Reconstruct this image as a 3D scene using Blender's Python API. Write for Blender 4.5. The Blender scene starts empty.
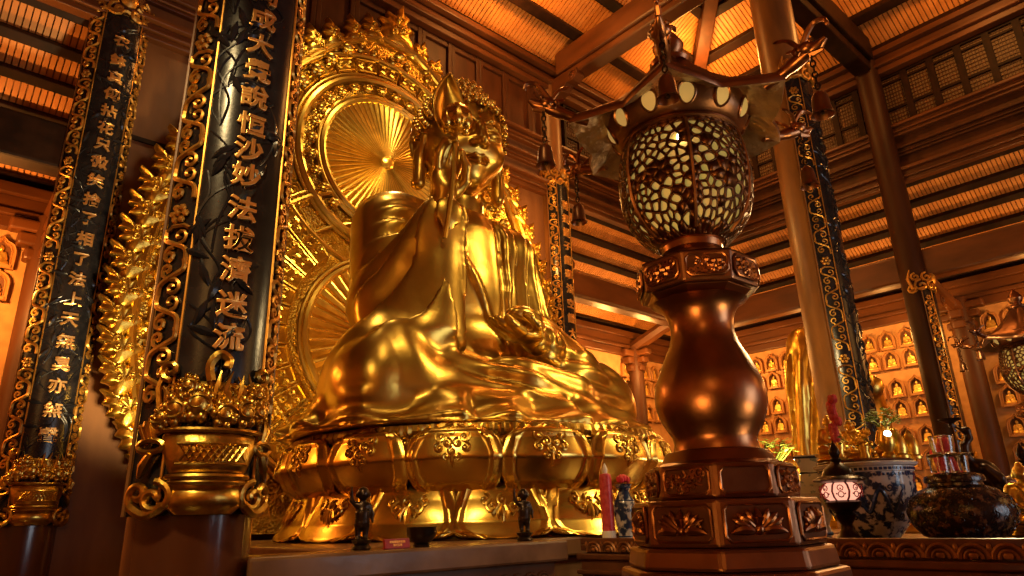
import bpy, math, random
import numpy as np
from mathutils import Vector, Matrix
random.seed(7); np.random.seed(7)
S = bpy.context.scene; COL = S.collection
PI = math.pi; R = math.radians
def sn(d): return math.sin(R(d))
def cs(d): return math.cos(R(d))

# ------------------------------------------------------------------ materials
MATS = {}
def mat(name, col, metal=0.0, rough=0.5, col2=None, vscale=4.0, vstretch=(1,1,1), bump=None, emit=None, glass=0, alpha=None, detail=4, band=None, coat=0, spec=None):
    m = bpy.data.materials.new(name); m.use_nodes = True
    nt = m.node_tree; N = nt.nodes; L = nt.links
    b = N['Principled BSDF']
    b.inputs['Metallic'].default_value = metal; b.inputs['Roughness'].default_value = rough
    b.inputs['Base Color'].default_value = (*col, 1)
    if spec is not None: b.inputs['Specular IOR Level'].default_value = spec
    if coat: b.inputs['Coat Weight'].default_value = coat; b.inputs['Coat Roughness'].default_value = .12
    tc = N.new('ShaderNodeTexCoord'); mp = N.new('ShaderNodeMapping')
    L.new(tc.outputs['Object'], mp.inputs['Vector']); mp.inputs['Scale'].default_value = vstretch
    if col2 is not None:
        n = N.new('ShaderNodeTexNoise'); n.inputs['Scale'].default_value = vscale; n.inputs['Detail'].default_value = detail
        L.new(mp.outputs[0], n.inputs['Vector'])
        r = N.new('ShaderNodeValToRGB'); lo, hi = band or (.35, .65)
        r.color_ramp.elements[0].position = lo; r.color_ramp.elements[1].position = hi
        r.color_ramp.elements[0].color = (*col, 1); r.color_ramp.elements[1].color = (*col2, 1)
        L.new(n.outputs['Fac'], r.inputs['Fac']); L.new(r.outputs['Color'], b.inputs['Base Color'])
        if emit: L.new(r.outputs['Color'], b.inputs['Emission Color'])
    elif emit: b.inputs['Emission Color'].default_value = (*col, 1)
    if emit: b.inputs['Emission Strength'].default_value = emit
    if bump:
        sc, st, dist = bump[:3]
        if len(bump) > 3:
            t = N.new('ShaderNodeTexVoronoi'); t.inputs['Scale'].default_value = sc; o = t.outputs['Distance']
        else:
            t = N.new('ShaderNodeTexNoise'); t.inputs['Scale'].default_value = sc; t.inputs['Detail'].default_value = 5; o = t.outputs['Fac']
        L.new(mp.outputs[0], t.inputs['Vector'])
        bp = N.new('ShaderNodeBump'); bp.inputs['Strength'].default_value = st; bp.inputs['Distance'].default_value = dist
        L.new(o, bp.inputs['Height']); L.new(bp.outputs[0], b.inputs['Normal'])
    if glass: b.inputs['Transmission Weight'].default_value = glass; b.inputs['IOR'].default_value = 1.45
    MATS[name] = m; return m

GOLD = mat('gilded_bronze', (.66,.43,.085), 1, .30, (.50,.31,.055), 2.0, bump=(5,.10,.05))
GOLDH = mat('gilded_hair', (.62,.40,.08), 1, .27)
GOLDR = mat('gilded_relief', (.85,.58,.10), 1, .36, (.58,.35,.05), 6, bump=(26,.55,.03,1))
GOLDS = mat('gilded_smooth_fan', (.95,.66,.13), 1, .32, (.78,.50,.09), 8)
GOLDF = mat('gilded_flame', (.85,.58,.10), 1, .32, (.55,.33,.05), 9, bump=(18,.3,.02))
GOLDP = mat('gilded_petal', (.80,.54,.11), 1, .25, (.66,.42,.08), 3, bump=(4,.07,.05))
GOLDV = mat('gilded_carving', (.86,.58,.12), 1, .28, (.55,.34,.06), 14, bump=(30,.25,.01))
GOLDD = mat('old_gold_lettering', (.95,.55,.17), .9, .34)
FRET = mat('gilded_fretwork', (.85,.46,.09), .8, .38, (.50,.25,.05), 9)
LACQ = mat('black_lacquer', (.008,.008,.011), 0, .22, (.02,.018,.02), 8, bump=(40,.12,.004))
LACR = mat('black_lacquer_relief', (.022,.022,.028), .3, .22, bump=(30,.2,.004))
WOOD = mat('dark_red_brown_wood', (.055,.017,.0045), 0, .50, (.10,.031,.008), 3, (1,1,.25), bump=(14,.08,.02), spec=.3)
WOODP = mat('polished_pillar_wood', (.075,.022,.010), 0, .22, (.12,.04,.015), 2.5, (1,1,.15), coat=.5)
WOODL = mat('oiled_column_wood', (.17,.070,.022), 0, .38, (.28,.12,.034), 4, (1,1,.25), bump=(9,.12,.02))
WOODW = mat('matte_wall_boards', (.15,.055,.015), 0, .65, (.22,.09,.026), 3, (1,1,.25))
WOODB = mat('lit_beam_wood', (.085,.025,.0055), 0, .40, (.155,.048,.011), 3, (.3,.3,1), bump=(12,.1,.02))
WOODD = mat('black_brown_beam_wood', (.013,.005,.002), 0, .55, (.028,.010,.004), 4, spec=.15)
WOODC = mat('dark_column_wood', (.035,.011,.003), 0, .5, (.06,.020,.006), 3, (1,1,.25), spec=.25)
SLAT = mat('light_roof_slat', (.76,.31,.07), 0, .5, (.60,.225,.045), 3)
BOARD = mat('roof_board', (.42,.18,.05), 0, .6)
PLAST = mat('ochre_brick_wall', (.66,.34,.12), 0, .7, (.54,.26,.085), 6, bump=(12,.2,.02))
NICHE = mat('niche_recess_shade', (.16,.06,.018), 0, .6)  # dark niche backs carry the painted shade of a deep recess
NICHG = mat('niche_gold', (.92,.56,.12), .8, .4)
NICHF = mat('niche_frame_paint', (.50,.22,.06), .1, .5)
BRONZE = mat('aged_bronze', (.34,.165,.082), 1, .36, (.24,.115,.058), 5, bump=(10,.12,.03))
BRONZL = mat('polished_bronze', (.40,.17,.07), 1, .30, (.26,.11,.05), 4, bump=(6,.10,.04))
BRONZG = mat('bronze_lit_underside', (.46,.31,.18), .6, .36, (.26,.16,.085), 6, bump=(9,.6,.06))  # bronze made paler to hold the light reflected onto the eave underside
BRONZD = mat('dark_bronze', (.06,.035,.022), .85, .33, (.035,.022,.015), 8)
LINER = mat('cream_glass_liner', (.66,.42,.11), 0, .8, (.50,.40,.09), 7, emit=.38)
LATT = mat('pierced_dark_bronze', (.15,.062,.026), 1, .38, (.09,.04,.018), 6)
WINGL = mat('cream_oval_glass', (.60,.42,.12), 0, .7, emit=.34)
BULB = mat('lit_bulb', (1,.85,.55), 0, .4, emit=14)
STONE = mat('grey_brown_marble', (.14,.068,.032), 0, .26, (.23,.12,.06), 3, bump=(9,.1,.02))
SCREEN = mat('woven_grille_screen', (.24,.15,.075), 0, .6, (.12,.07,.03), 60)
FRETD = mat('dull_gilt_carving', (.40,.17,.055), .55, .42, (.20,.075,.026), 9)
CARVW = mat('carved_table_wood', (.17,.060,.022), 0, .3, (.10,.032,.014), 7, coat=.3)
PORC = mat('blue_white_porcelain', (.66,.64,.56), 0, .14, (.022,.042,.10), 13, bump=None, band=(.46,.53), detail=8)
PORCW = mat('white_porcelain', (.72,.72,.66), 0, .15)
PORCB = mat('cobalt_glaze', (.03,.06,.15), 0, .18)
CELAD = mat('celadon_glaze', (.82,.85,.74), 0, .2, (.32,.48,.50), 14, band=(.62,.68))
JAR = mat('dark_ornate_glaze', (.018,.014,.014), 0, .16, (.17,.09,.04), 22, band=(.52,.62), detail=8, bump=(26,.5,.01))
PINK = mat('pink_lit_glass', (1,.46,.30), 0, .4, emit=1.0)
REDD = mat('dark_red_paint', (.28,.015,.015), 0, .35)
RED = mat('red_wax', (.55,.03,.04), 0, .35, (.75,.10,.10), 30)
REDF = mat('red_petals', (.75,.03,.06), 0, .5)
WHITE = mat('white_wax', (.85,.80,.70), 0, .4)
LEAF = mat('green_leaves', (.20,.34,.05), 0, .5, (.38,.48,.08), 12)
GLASS = mat('clear_glass', (.95,.96,.95), 0, .05, glass=1)
FLOOR = mat('dark_polished_floor', (.06,.028,.014), 0, .22, (.09,.04,.02), 2)
INSET = mat('dark_bronze_panel', (.20,.095,.05), 1, .42, (.13,.06,.032), 9)
FLAME = mat('lamp_flame', (1,.8,.45), 0, .4, emit=25)

# ------------------------------------------------------------------ mesh builder
ORG = {}
class MB:
    def __init__(s): s.v = []; s.f = []; s.map = None
    def add(s, vs, fs):
        n = len(s.v)
        s.v += [s.map(p) for p in vs] if s.map else [tuple(p) for p in vs]
        s.f += [tuple(i+n for i in f) for f in fs]; return s
    def box(s, x0,x1,y0,y1,z0,z1, M=None):
        vs = [(x,y,z) for x in (x0,x1) for y in (y0,y1) for z in (z0,z1)]
        if M is not None: vs = [tuple(M @ Vector(p)) for p in vs]
        return s.add(vs, [(0,1,3,2),(4,6,7,5),(0,4,5,1),(2,3,7,6),(0,2,6,4),(1,5,7,3)])
    def prism(s, poly, z0, z1, M=None, top=1.0):
        n = len(poly)
        vs = [(x,y,z0) for x,y in poly] + [(x*top,y*top,z1) for x,y in poly]
        if M is not None: vs = [tuple(M @ Vector(p)) for p in vs]
        return s.add(vs, [tuple(range(n-1,-1,-1)), tuple(range(n,2*n))] + [(i,(i+1)%n,n+(i+1)%n,n+i) for i in range(n)])
    def lathe(s, prof, n=32, c=(0,0,0), a0=0, a1=2*PI, mod=None):
        full = abs(a1-a0-2*PI) < 1e-6; m = n if full else n+1
        vs = []
        for r,z in prof:
            for i in range(m):
                a = a0+(a1-a0)*i/n; q = r*(mod(a,z) if mod else 1)
                vs.append((c[0]+q*math.cos(a), c[1]+q*math.sin(a), c[2]+z))
        fs = []
        for k in range(len(prof)-1):
            for i in range(n):
                j = (i+1)%m if full else i+1
                fs.append((k*m+i, k*m+j, (k+1)*m+j, (k+1)*m+i))
        if full:
            if prof[0][0] > 1e-4: fs.append(tuple(range(m-1,-1,-1)))
            if prof[-1][0] > 1e-4: fs.append(tuple((len(prof)-1)*m+i for i in range(m)))
        return s.add(vs, fs)
    def ball(s, c, r, n=10, M=None):
        if not hasattr(r,'__len__'): r = (r,r,r)
        vs = []; k = max(4,n//2+1)
        for j in range(1,k):
            t = PI*j/k
            for i in range(n):
                a = 2*PI*i/n
                vs.append((r[0]*math.sin(t)*math.cos(a), r[1]*math.sin(t)*math.sin(a), r[2]*math.cos(t)))
        vs += [(0,0,r[2]),(0,0,-r[2])]; T_ = len(vs)-2
        fs = [(j*n+i, (j+1)*n+i, (j+1)*n+(i+1)%n, j*n+(i+1)%n) for j in range(k-2) for i in range(n)]
        fs += [(T_, i, (i+1)%n) for i in range(n)] + [(T_+1, (k-2)*n+(i+1)%n, (k-2)*n+i) for i in range(n)]
        vs = [(M @ Vector(p)) if M is not None else Vector(p) for p in vs]
        return s.add([(p.x+c[0],p.y+c[1],p.z+c[2]) for p in vs], fs)
    def tube(s, pts, r, n=6, closed=False):
        P = [Vector(s.map(p)) if s.map else Vector(p) for p in pts]; m = len(P)
        if not hasattr(r,'__len__'): r = [r]*m
        sm, s.map = s.map, None
        vs = []; nrm = None
        for i in range(m):
            t = (P[(i+1)%m]-P[i-1]) if closed else (P[min(i+1,m-1)]-P[max(i-1,0)])
            if t.length < 1e-9: t = Vector((0,0,1))
            t.normalize()
            if nrm is None:
                nrm = t.cross(Vector((0,0,1)))
                if nrm.length < .1: nrm = t.cross(Vector((1,0,0)))
            nrm = nrm - t*nrm.dot(t)
            if nrm.length < 1e-6: nrm = t.orthogonal()
            nrm.normalize(); bn = t.cross(nrm)
            for k in range(n):
                a = 2*PI*k/n; vs.append(tuple(P[i] + (nrm*math.cos(a)+bn*math.sin(a))*r[i]))
        fs = [(i*n+k, i*n+(k+1)%n, ((i+1)%m)*n+(k+1)%n, ((i+1)%m)*n+k) for i in range(m if closed else m-1) for k in range(n)]
        if not closed: fs += [tuple(range(n-1,-1,-1)), tuple((m-1)*n+k for k in range(n))]
        s.add(vs, fs); s.map = sm; return s
    def torus(s, c, Rr, r, n=24, k=6, M=None):
        pts = [Vector((Rr*math.cos(2*PI*i/n), Rr*math.sin(2*PI*i/n), 0)) for i in range(n)]
        if M is not None: pts = [M @ p for p in pts]
        return s.tube([tuple(p+Vector(c)) for p in pts], r, k, True)
    def grid(s, fn, nu, nv, thick=None):
        vs = [fn(i/nu, j/nv) for j in range(nv+1) for i in range(nu+1)]; w = nu+1
        return s.add(vs, [(j*w+i, j*w+i+1, (j+1)*w+i+1, (j+1)*w+i) for j in range(nv) for i in range(nu)])
    def build(s, name, m, parent=None, smooth=40, at=None, bevel=0, solid=0, sub=0, weld=0):
        me = bpy.data.meshes.new(name)
        o = ORG.get(parent.name, (0,0,0)) if parent else (at or (0,0,0))
        me.from_pydata([(x-o[0],y-o[1],z-o[2]) for x,y,z in s.v], [], s.f); me.update()
        if smooth:
            me.shade_smooth(); me.set_sharp_from_angle(angle=R(smooth))
        me.materials.append(m)
        ob = bpy.data.objects.new(name, me); COL.objects.link(ob)
        if parent: ob.parent = parent
        else: ob.location = o
        ORG[ob.name] = o
        if weld: md = ob.modifiers.new('weld','WELD'); md.merge_threshold = weld
        if sub: md = ob.modifiers.new('sub','SUBSURF'); md.levels = sub; md.render_levels = sub
        if solid: md = ob.modifiers.new('solid','SOLIDIFY'); md.thickness = solid; md.offset = 0
        if bevel: md = ob.modifiers.new('bevel','BEVEL'); md.width = bevel; md.segments = 2; md.limit_method = 'ANGLE'
        return ob
def tag(o, label, cat, group=None, kind=None):
    o['label'] = label; o['category'] = cat
    if group: o['group'] = group
    if kind: o['kind'] = kind
    return o
def thing(name, label, cat, loc=(0,0,0), group=None):
    o = bpy.data.objects.new(name, None); COL.objects.link(o); o.location = loc; o.empty_display_size = .1
    ORG[o.name] = tuple(loc); return tag(o, label, cat, group)
def structure(o):
    o['kind'] = 'structure'; return o
def sempty(name, loc=(0,0,0)):
    o = bpy.data.objects.new(name, None); COL.objects.link(o); o.location = loc; ORG[o.name] = tuple(loc)
    o['kind'] = 'structure'; return o
def copy_tree(o, parent=None):
    c = o.copy(); COL.objects.link(c)
    if parent: c.parent = parent
    ORG[c.name] = ORG.get(o.name,(0,0,0))
    for ch in list(o.children): copy_tree(ch, c)
    return c
def dup(o, loc, label, rz=None, scale=None, group=None):
    c = copy_tree(o); c.location = loc; c['label'] = label
    if rz is not None: c.rotation_euler.z = rz
    if scale: c.scale = (scale,)*3
    if group: c['group'] = group
    return c
def spiral(cx, cy, r, turns, a0, sgn=1, n=14, tail=None):
    return [(cx + r*(1-.88*i/(n-1))*math.cos(a0+sgn*turns*2*PI*i/(n-1)), cy + r*(1-.88*i/(n-1))*math.sin(a0+sgn*turns*2*PI*i/(n-1))) for i in range(n)]
def hexp(r, a0): return [(r*math.sin(R(a0+60*k)), r*math.cos(R(a0+60*k))) for k in range(6)]
def bez(p0,p1,p2,n=10):
    p0,p1,p2 = Vector(p0),Vector(p1),Vector(p2)
    return [tuple(p0*(1-t)**2+p1*2*t*(1-t)+p2*t*t) for t in [i/(n-1) for i in range(n)]]
def catmull(P, n=6):
    P = [Vector(p) for p in P]; o = []
    for i in range(len(P)-1):
        a,b,c,d = P[max(i-1,0)],P[i],P[i+1],P[min(i+2,len(P)-1)]
        for k in range(n):
            t = k/n; o.append(tuple(.5*((2*b)+(c-a)*t+(2*a-5*b+4*c-d)*t*t+(3*b-a-3*c+d)*t**3)))
    o.append(tuple(P[-1])); return o

# ------------------------------------------------------------------ distance-field sculpting
class Field:
    def __init__(s, lo, hi, h):
        s.lo = np.array(lo,float); s.h = h; s.n = [int((b-a)/h)+2 for a,b in zip(lo,hi)]
        s.ax = [np.arange(n,dtype=np.float32)*h+l for n,l in zip(s.n,lo)]
        s.F = np.full(s.n, 9.0, np.float32)
    def _sub(s, lo, hi):
        sl = tuple(slice(max(0,int((l-o)/s.h)), max(0,min(n,int((u-o)/s.h)+2))) for l,u,o,n in zip(lo,hi,s.lo,s.n))
        X,Y,Z = np.meshgrid(*[a[q] for a,q in zip(s.ax,sl)], indexing='ij', sparse=True)
        return sl,X,Y,Z
    def _op(s, sl, d, k, op):
        F = s.F[sl]
        if op == 'u':
            h = np.clip(.5+.5*(F-d)/k,0,1); s.F[sl] = F*(1-h)+d*h - k*h*(1-h)
        else:
            h = np.clip(.5-.5*(F+d)/k,0,1); s.F[sl] = F*(1-h)-d*h + k*h*(1-h)
    def cap(s, a, b, ra, rb=None, k=.1, op='u'):
        rb = ra if rb is None else rb; a = np.array(a,float); b = np.array(b,float); m = max(ra,rb)+2.5*k+3*s.h
        sl,X,Y,Z = s._sub(np.minimum(a,b)-m, np.maximum(a,b)+m)
        if s.F[sl].size == 0: return s
        d = b-a; L = float(d@d)+1e-9
        t = np.clip(((X-a[0])*d[0]+(Y-a[1])*d[1]+(Z-a[2])*d[2])/L,0,1)
        D = np.sqrt((X-a[0]-t*d[0])**2+(Y-a[1]-t*d[1])**2+(Z-a[2]-t*d[2])**2)-(ra+(rb-ra)*t)
        s._op(sl, D.astype(np.float32), k, op); return s
    def ell(s, c, r, k=.1, op='u', rot=None):
        if not hasattr(r,'__len__'): r = (r,)*3
        m = max(r)+2.5*k+3*s.h
        sl,X,Y,Z = s._sub([q-m for q in c],[q+m for q in c])
        if s.F[sl].size == 0: return s
        x,y,z = X-c[0],Y-c[1],Z-c[2]
        if rot is not None:
            A = np.array(rot.to_3x3().inverted()); x,y,z = [A[i][0]*x+A[i][1]*y+A[i][2]*z for i in range(3)]
        k0 = np.sqrt((x/r[0])**2+(y/r[1])**2+(z/r[2])**2); k1 = np.sqrt((x/r[0]**2)**2+(y/r[1]**2)**2+(z/r[2]**2)**2)+1e-6
        s._op(sl, (k0*(k0-1)/k1).astype(np.float32), k, op); return s
    def chain(s, P, r, k=.05, op='u'):
        if not hasattr(r,'__len__'): r = [r]*len(P)
        for i in range(len(P)-1): s.cap(P[i],P[i+1],r[i],r[i+1],k,op)
        return s
    def val(s, p):
        q = (np.array(p)-s.lo)/s.h; i = np.clip(q.astype(int),0,np.array(s.n)-2); f = q-i; o = 0
        for a in (0,1):
            for b in (0,1):
                for c in (0,1):
                    o += s.F[i[0]+a,i[1]+b,i[2]+c]*((f[0] if a else 1-f[0])*(f[1] if b else 1-f[1])*(f[2] if c else 1-f[2]))
        return float(o)
    def project(s, p, off=0.0):
        p = np.array(p,float); e = s.h
        for _ in range(12):
            v = s.val(p)-off
            g = np.array([s.val(p+np.eye(3)[i]*e)-s.val(p-np.eye(3)[i]*e) for i in range(3)])/(2*e)
            G = float(g@g)
            if G < 1e-6: break
            p = p - np.clip(v,-.15,.15)*g/max(G,.2)
        return p
    def fold(s, P, r, k=.04, op='u', n=6, depth=.35):
        Q = catmull(P, n); Q = [s.project(q, -r*depth) for q in Q]; m = len(Q)
        rr = [r*(.45+.55*math.sin(PI*(.12+.76*i/(m-1)))) for i in range(m)]
        return s.chain(Q, rr, k, op)
    def ripple(s, lo, hi, phase, amp, soft=.25):          # cloth folds: smooth saw-tooth displacement inside a soft box
        sl,X,Y,Z = s._sub(lo,hi); m = 1.0
        for q,a,b in ((X,lo[0],hi[0]),(Y,lo[1],hi[1]),(Z,lo[2],hi[2])):
            m = m*np.clip((q-a)/soft,0,1)*np.clip((b-q)/soft,0,1)
        p = phase(X,Y,Z); p = p-np.floor(p)
        r = np.where(p<.72, np.sin(p/.72*PI/2)**1.5, np.cos((p-.72)/.28*PI/2)**1.2)
        s.F[sl] = s.F[sl]-(amp*m*(r-.45)).astype(np.float32); return s
    def mesh(s):
        F = s.F; sg = F < 0; n = F.shape
        c8 = sum(sg[i:n[0]-1+i, j:n[1]-1+j, k:n[2]-1+k].astype(np.int8) for i in (0,1) for j in (0,1) for k in (0,1))
        idx = np.argwhere((c8>0)&(c8<8)); ids = np.full([q-1 for q in n], -1, np.int64); ids[tuple(idx.T)] = np.arange(len(idx))
        pos = np.zeros((len(idx),3)); cnt = np.zeros(len(idx))
        C8 = [(i,j,k) for i in (0,1) for j in (0,1) for k in (0,1)]
        for p in C8:
            for ax in range(3):
                if p[ax]: continue
                q = list(p); q[ax] = 1
                a = F[idx[:,0]+p[0],idx[:,1]+p[1],idx[:,2]+p[2]].astype(float); b = F[idx[:,0]+q[0],idx[:,1]+q[1],idx[:,2]+q[2]].astype(float)
                x = (a<0)!=(b<0); t = np.where(x, a/np.where(a-b==0,1,a-b), 0)
                e = np.tile(np.array(p,float),(len(idx),1)); e[:,ax] += t
                pos += e*x[:,None]; cnt += x
        V = (idx + pos/np.maximum(cnt,1)[:,None])*s.h + s.lo
        fs = []
        for ax in range(3):
            u,v = (ax+1)%3,(ax+2)%3
            sa = [slice(None)]*3; sb = [slice(None)]*3; sa[ax] = slice(0,-1); sb[ax] = slice(1,None)
            ch = np.argwhere(sg[tuple(sa)] != sg[tuple(sb)])
            ok = (ch[:,u]>0)&(ch[:,v]>0)&(ch[:,u]<n[u]-1)&(ch[:,v]<n[v]-1); ch = ch[ok]
            def g(du,dv):
                w = ch.copy(); w[:,u] -= du; w[:,v] -= dv; return ids[tuple(w.T)]
            Q = np.stack([g(1,1),g(0,1),g(0,0),g(1,0)],1)
            inside = sg[tuple(ch.T)]; Q[~inside] = Q[~inside][:,::-1]
            fs.append(Q[(Q>=0).all(1)])
        return V, np.concatenate(fs)
    def to(s, mb, off=(0,0,0), scale=1, smooth=2):
        V,Fc = s.mesh()
        for _ in range(smooth):                       # light Laplacian pass
            A = np.zeros_like(V); c = np.zeros(len(V))
            for i in range(4):
                np.add.at(A, Fc[:,i], V[Fc[:,(i+1)%4]]); np.add.at(c, Fc[:,i], 1)
            V = V*.5 + .5*A/np.maximum(c,1)[:,None]
        V = V*scale + np.array(off)
        mb.add([tuple(p) for p in V.tolist()], [tuple(f) for f in Fc.tolist()]); return mb

# ------------------------------------------------------------------ camera
F_PX = 1024*24/36; TH,HD,RO = R(18.7),R(42.3),R(-1.64)
H_ = Vector((math.sin(HD),math.cos(HD),0)); Z_ = Vector((0,0,1))
FW = math.cos(TH)*H_+math.sin(TH)*Z_; R0 = H_.cross(Z_); U0 = R0.cross(FW)
RT = math.cos(RO)*R0+math.sin(RO)*U0; UP = RT.cross(FW)
cam = bpy.data.cameras.new('camera'); cam.lens = 24; cam.sensor_width = 36; cam.clip_end = 200; cam.clip_start = .05
co = bpy.data.objects.new('camera', cam); COL.objects.link(co)
co.matrix_world = Matrix(((RT.x,UP.x,-FW.x,0),(RT.y,UP.y,-FW.y,0),(RT.z,UP.z,-FW.z,1.6),(0,0,0,1)))
S.camera = co
# ------------------------------------------------------------------ the hall
XC = 5.62                                              # the Buddha's axis
WX, WY = 16.2, 10.0                                    # clerestory lines (right, back)
OX, OY = 18.6, 12.4                                    # outer aisle walls
XL = -9.0; YF = -9.0
structure(MB().box(XL,OX+.4,YF,OY+.4,-.3,0).build('floor', FLOOR, smooth=0))
# outer walls with plain upper band
w = MB().box(OX,OX+.3,YF,OY+.3,0,6.05).build('wall_right', PLAST, smooth=0); structure(w)
w2 = MB().box(XL,OX,OY,OY+.3,0,6.05).build('wall_back', PLAST, smooth=0); structure(w2)
structure(MB().box(XL-.3,XL,YF,OY,0,12.5).build('wall_left', PLAST, smooth=0))
structure(MB().box(XL,6.5,YF-.3,YF,0,12.5).box(11.5,OX,YF-.3,YF,0,12.5).box(6.5,11.5,YF-.3,YF,5,12.5).build('wall_front', PLAST, smooth=0))
def moulding_x(n, y, z0, z1, x0, x1, depth, m, sgn=-1):   # runs along X, facing -Y
    mb = MB(); h = z1-z0
    for a,b,d in ((0,.28,.55),(.28,.42,.8),(.42,.75,.6),(.75,1,1)):
        mb.box(x0,x1, y-depth*d, y+.05, z0+h*a, z0+h*b)
    return structure(mb.build('trim_%d'%n, m, smooth=0, bevel=.015))
def moulding_y(n, x, z0, z1, y0, y1, depth, m):           # runs along Y, facing -X
    mb = MB(); h = z1-z0
    for a,b,d in ((0,.28,.55),(.28,.42,.8),(.42,.75,.6),(.75,1,1)):
        mb.box(x-depth*d, x+.05, y0,y1, z0+h*a, z0+h*b)
    return structure(mb.build('trim_%d'%n, m, smooth=0, bevel=.015))
moulding_x(1, OY, 6.05, 6.75, XL, OX, .28, WOODB); moulding_y(2, OX, 6.05, 6.75, YF, OY, .28, WOODB)
# wooden back wall between the two rear pillars, clerestory band above
structure(MB().box(1.55,10.9,WY,WY+.12,0,10.0).build('wall_rear_panel', WOODW, smooth=0))
structure(MB().box(1.5,10.4,WY-.03,WY+.02,6.93,7.0).build('trim_3', WOODD, smooth=0))
structure(MB().box(XL,WX,WY+.02,WY+.2,8.75,10.1).box(XL,WX,WY+.02,WY+.2,11.4,12.3).build('wall_back_clerestory', WOOD, smooth=0))
structure(MB().box(WX+.02,WX+.2,YF,WY+.2,8.75,10.1).box(WX+.02,WX+.2,YF,WY+.2,11.4,12.3).build('wall_right_clerestory', WOOD, smooth=0))
moulding_x(4, WY, 11.45, 12.0, XL, WX, .42, WOODB); moulding_y(5, WX, 11.45, 12.0, YF, WY, .42, WOODB)
moulding_x(6, WY, 9.78, 10.06, XL, WX, .22, WOODB); moulding_y(7, WX, 9.78, 10.06, YF, WY, .22, WOODB)
moulding_x(8, WY, 9.28, 9.5, XL, WX, .16, WOODB); moulding_y(9, WX, 9.28, 9.5, YF, WY, .16, WOOD)
moulding_x(10, WY, 8.62, 8.95, XL, WX, .24, WOODB); moulding_y(11, WX, 8.62, 8.95, YF, WY, .24, WOODB)
# free-spanning tie beams between the pillars of the clerestory lines
structure(MB().box(XL,1.2,WY-.02,WY+.36,6.2,6.85).build('trim_12', WOODD, smooth=0, bevel=.04))
structure(MB().box(10.7,WX+.2,WY-.2,WY+.2,6.3,6.9).build('trim_13', WOODB, smooth=0, bevel=.06))
structure(MB().box(WX-.2,WX+.2,YF,WY-.2,6.3,6.95).build('trim_14', WOODB, smooth=0, bevel=.06))
# big beams carried by the nave pillars
structure(MB().box(10.3,10.85,YF,WY-.45,11.75,12.35).box(10.38,10.77,YF,WY-.45,11.55,11.75).build('trim_15', WOODB, smooth=0, bevel=.04))
structure(MB().box(10.9,WX-.45,4.25,4.85,11.75,12.35).box(10.9,WX-.45,4.35,4.75,11.5,11.75).build('trim_16', WOODD, smooth=0, bevel=.04))
structure(MB().box(1.1,1.65,YF,WY-.45,11.75,12.35).build('trim_17', WOODB, smooth=0, bevel=.04))
# clerestory infill: windows with woven screens right of the pillar, wooden panels left of it
wn = 0
def window(o, ex, w, z0=10.08, z1=11.42):
    global wn; wn += 1
    root = sempty('window_%d'%wn, o); e = Vector(ex); nrm = Vector((0,-1,0)) if abs(e.x) > .5 else Vector((-1,0,0))
    def bar(mb,a0,a1,b0,b1,d0,d1):
        ps = [Vector(o)+e*a+nrm*d for a in (a0,a1) for d in (d0,d1)]
        mb.box(min(p.x for p in ps),max(p.x for p in ps),min(p.y for p in ps),max(p.y for p in ps),b0,b1)
    f = MB(); bar(f,0,.07,z0,z1,-.06,.06); bar(f,w-.07,w,z0,z1,-.06,.06); bar(f,0,w,z0,z0+.05,-.06,.055); bar(f,0,w,z1-.05,z1,-.06,.055); bar(f,.06,w-.06,z0+.42,z0+.48,-.05,.05)
    bar(f,.06,w-.06,z1-.22,z1-.17,-.05,.05)
    f.build('window_frame', WOODD, root, 0)
    p = MB(); bar(p,.05,w-.05,z0+.03,z1-.03,-.03,-.01); p.build('pane', SCREEN, root, 0)
    g = MB()
    for k in range(1,9): bar(g, w*k/9-.006, w*k/9+.006, z0+.04, z1-.04, -.015,.012)
    for k in range(1,14): zz = z0+(z1-z0)*k/14; bar(g, .05,w-.05, zz-.006, zz+.006, -.015,.01)
    g.build('lattice', WOOD, root, 0)
for k in range(18): window((WX, 10.0-.56*k-.56, 0), (0,1,0), .56)
for k in range(9): window((10.95+.58*k, WY, 0), (1,0,0), .58)
for k in range(11):
    x = 2.0+.78*k
    if x > 10.2: break
    r_ = sempty('trim_%d'%(30+k), (x,WY,10.1))
    MB().box(x,x+.78,WY-.02,WY+.06,10.05,11.45).build('panel', WOOD, r_, 0)
    MB().box(x,x+.1,WY-.09,WY,10.05,11.45).box(x+.68,x+.78,WY-.09,WY,10.05,11.45).box(x+.1,x+.68,WY-.08,WY,10.05,10.15).box(x+.1,x+.68,WY-.08,WY,11.3,11.45).build('panel_frame', WOOD, r_, 0, bevel=.012)

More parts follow.
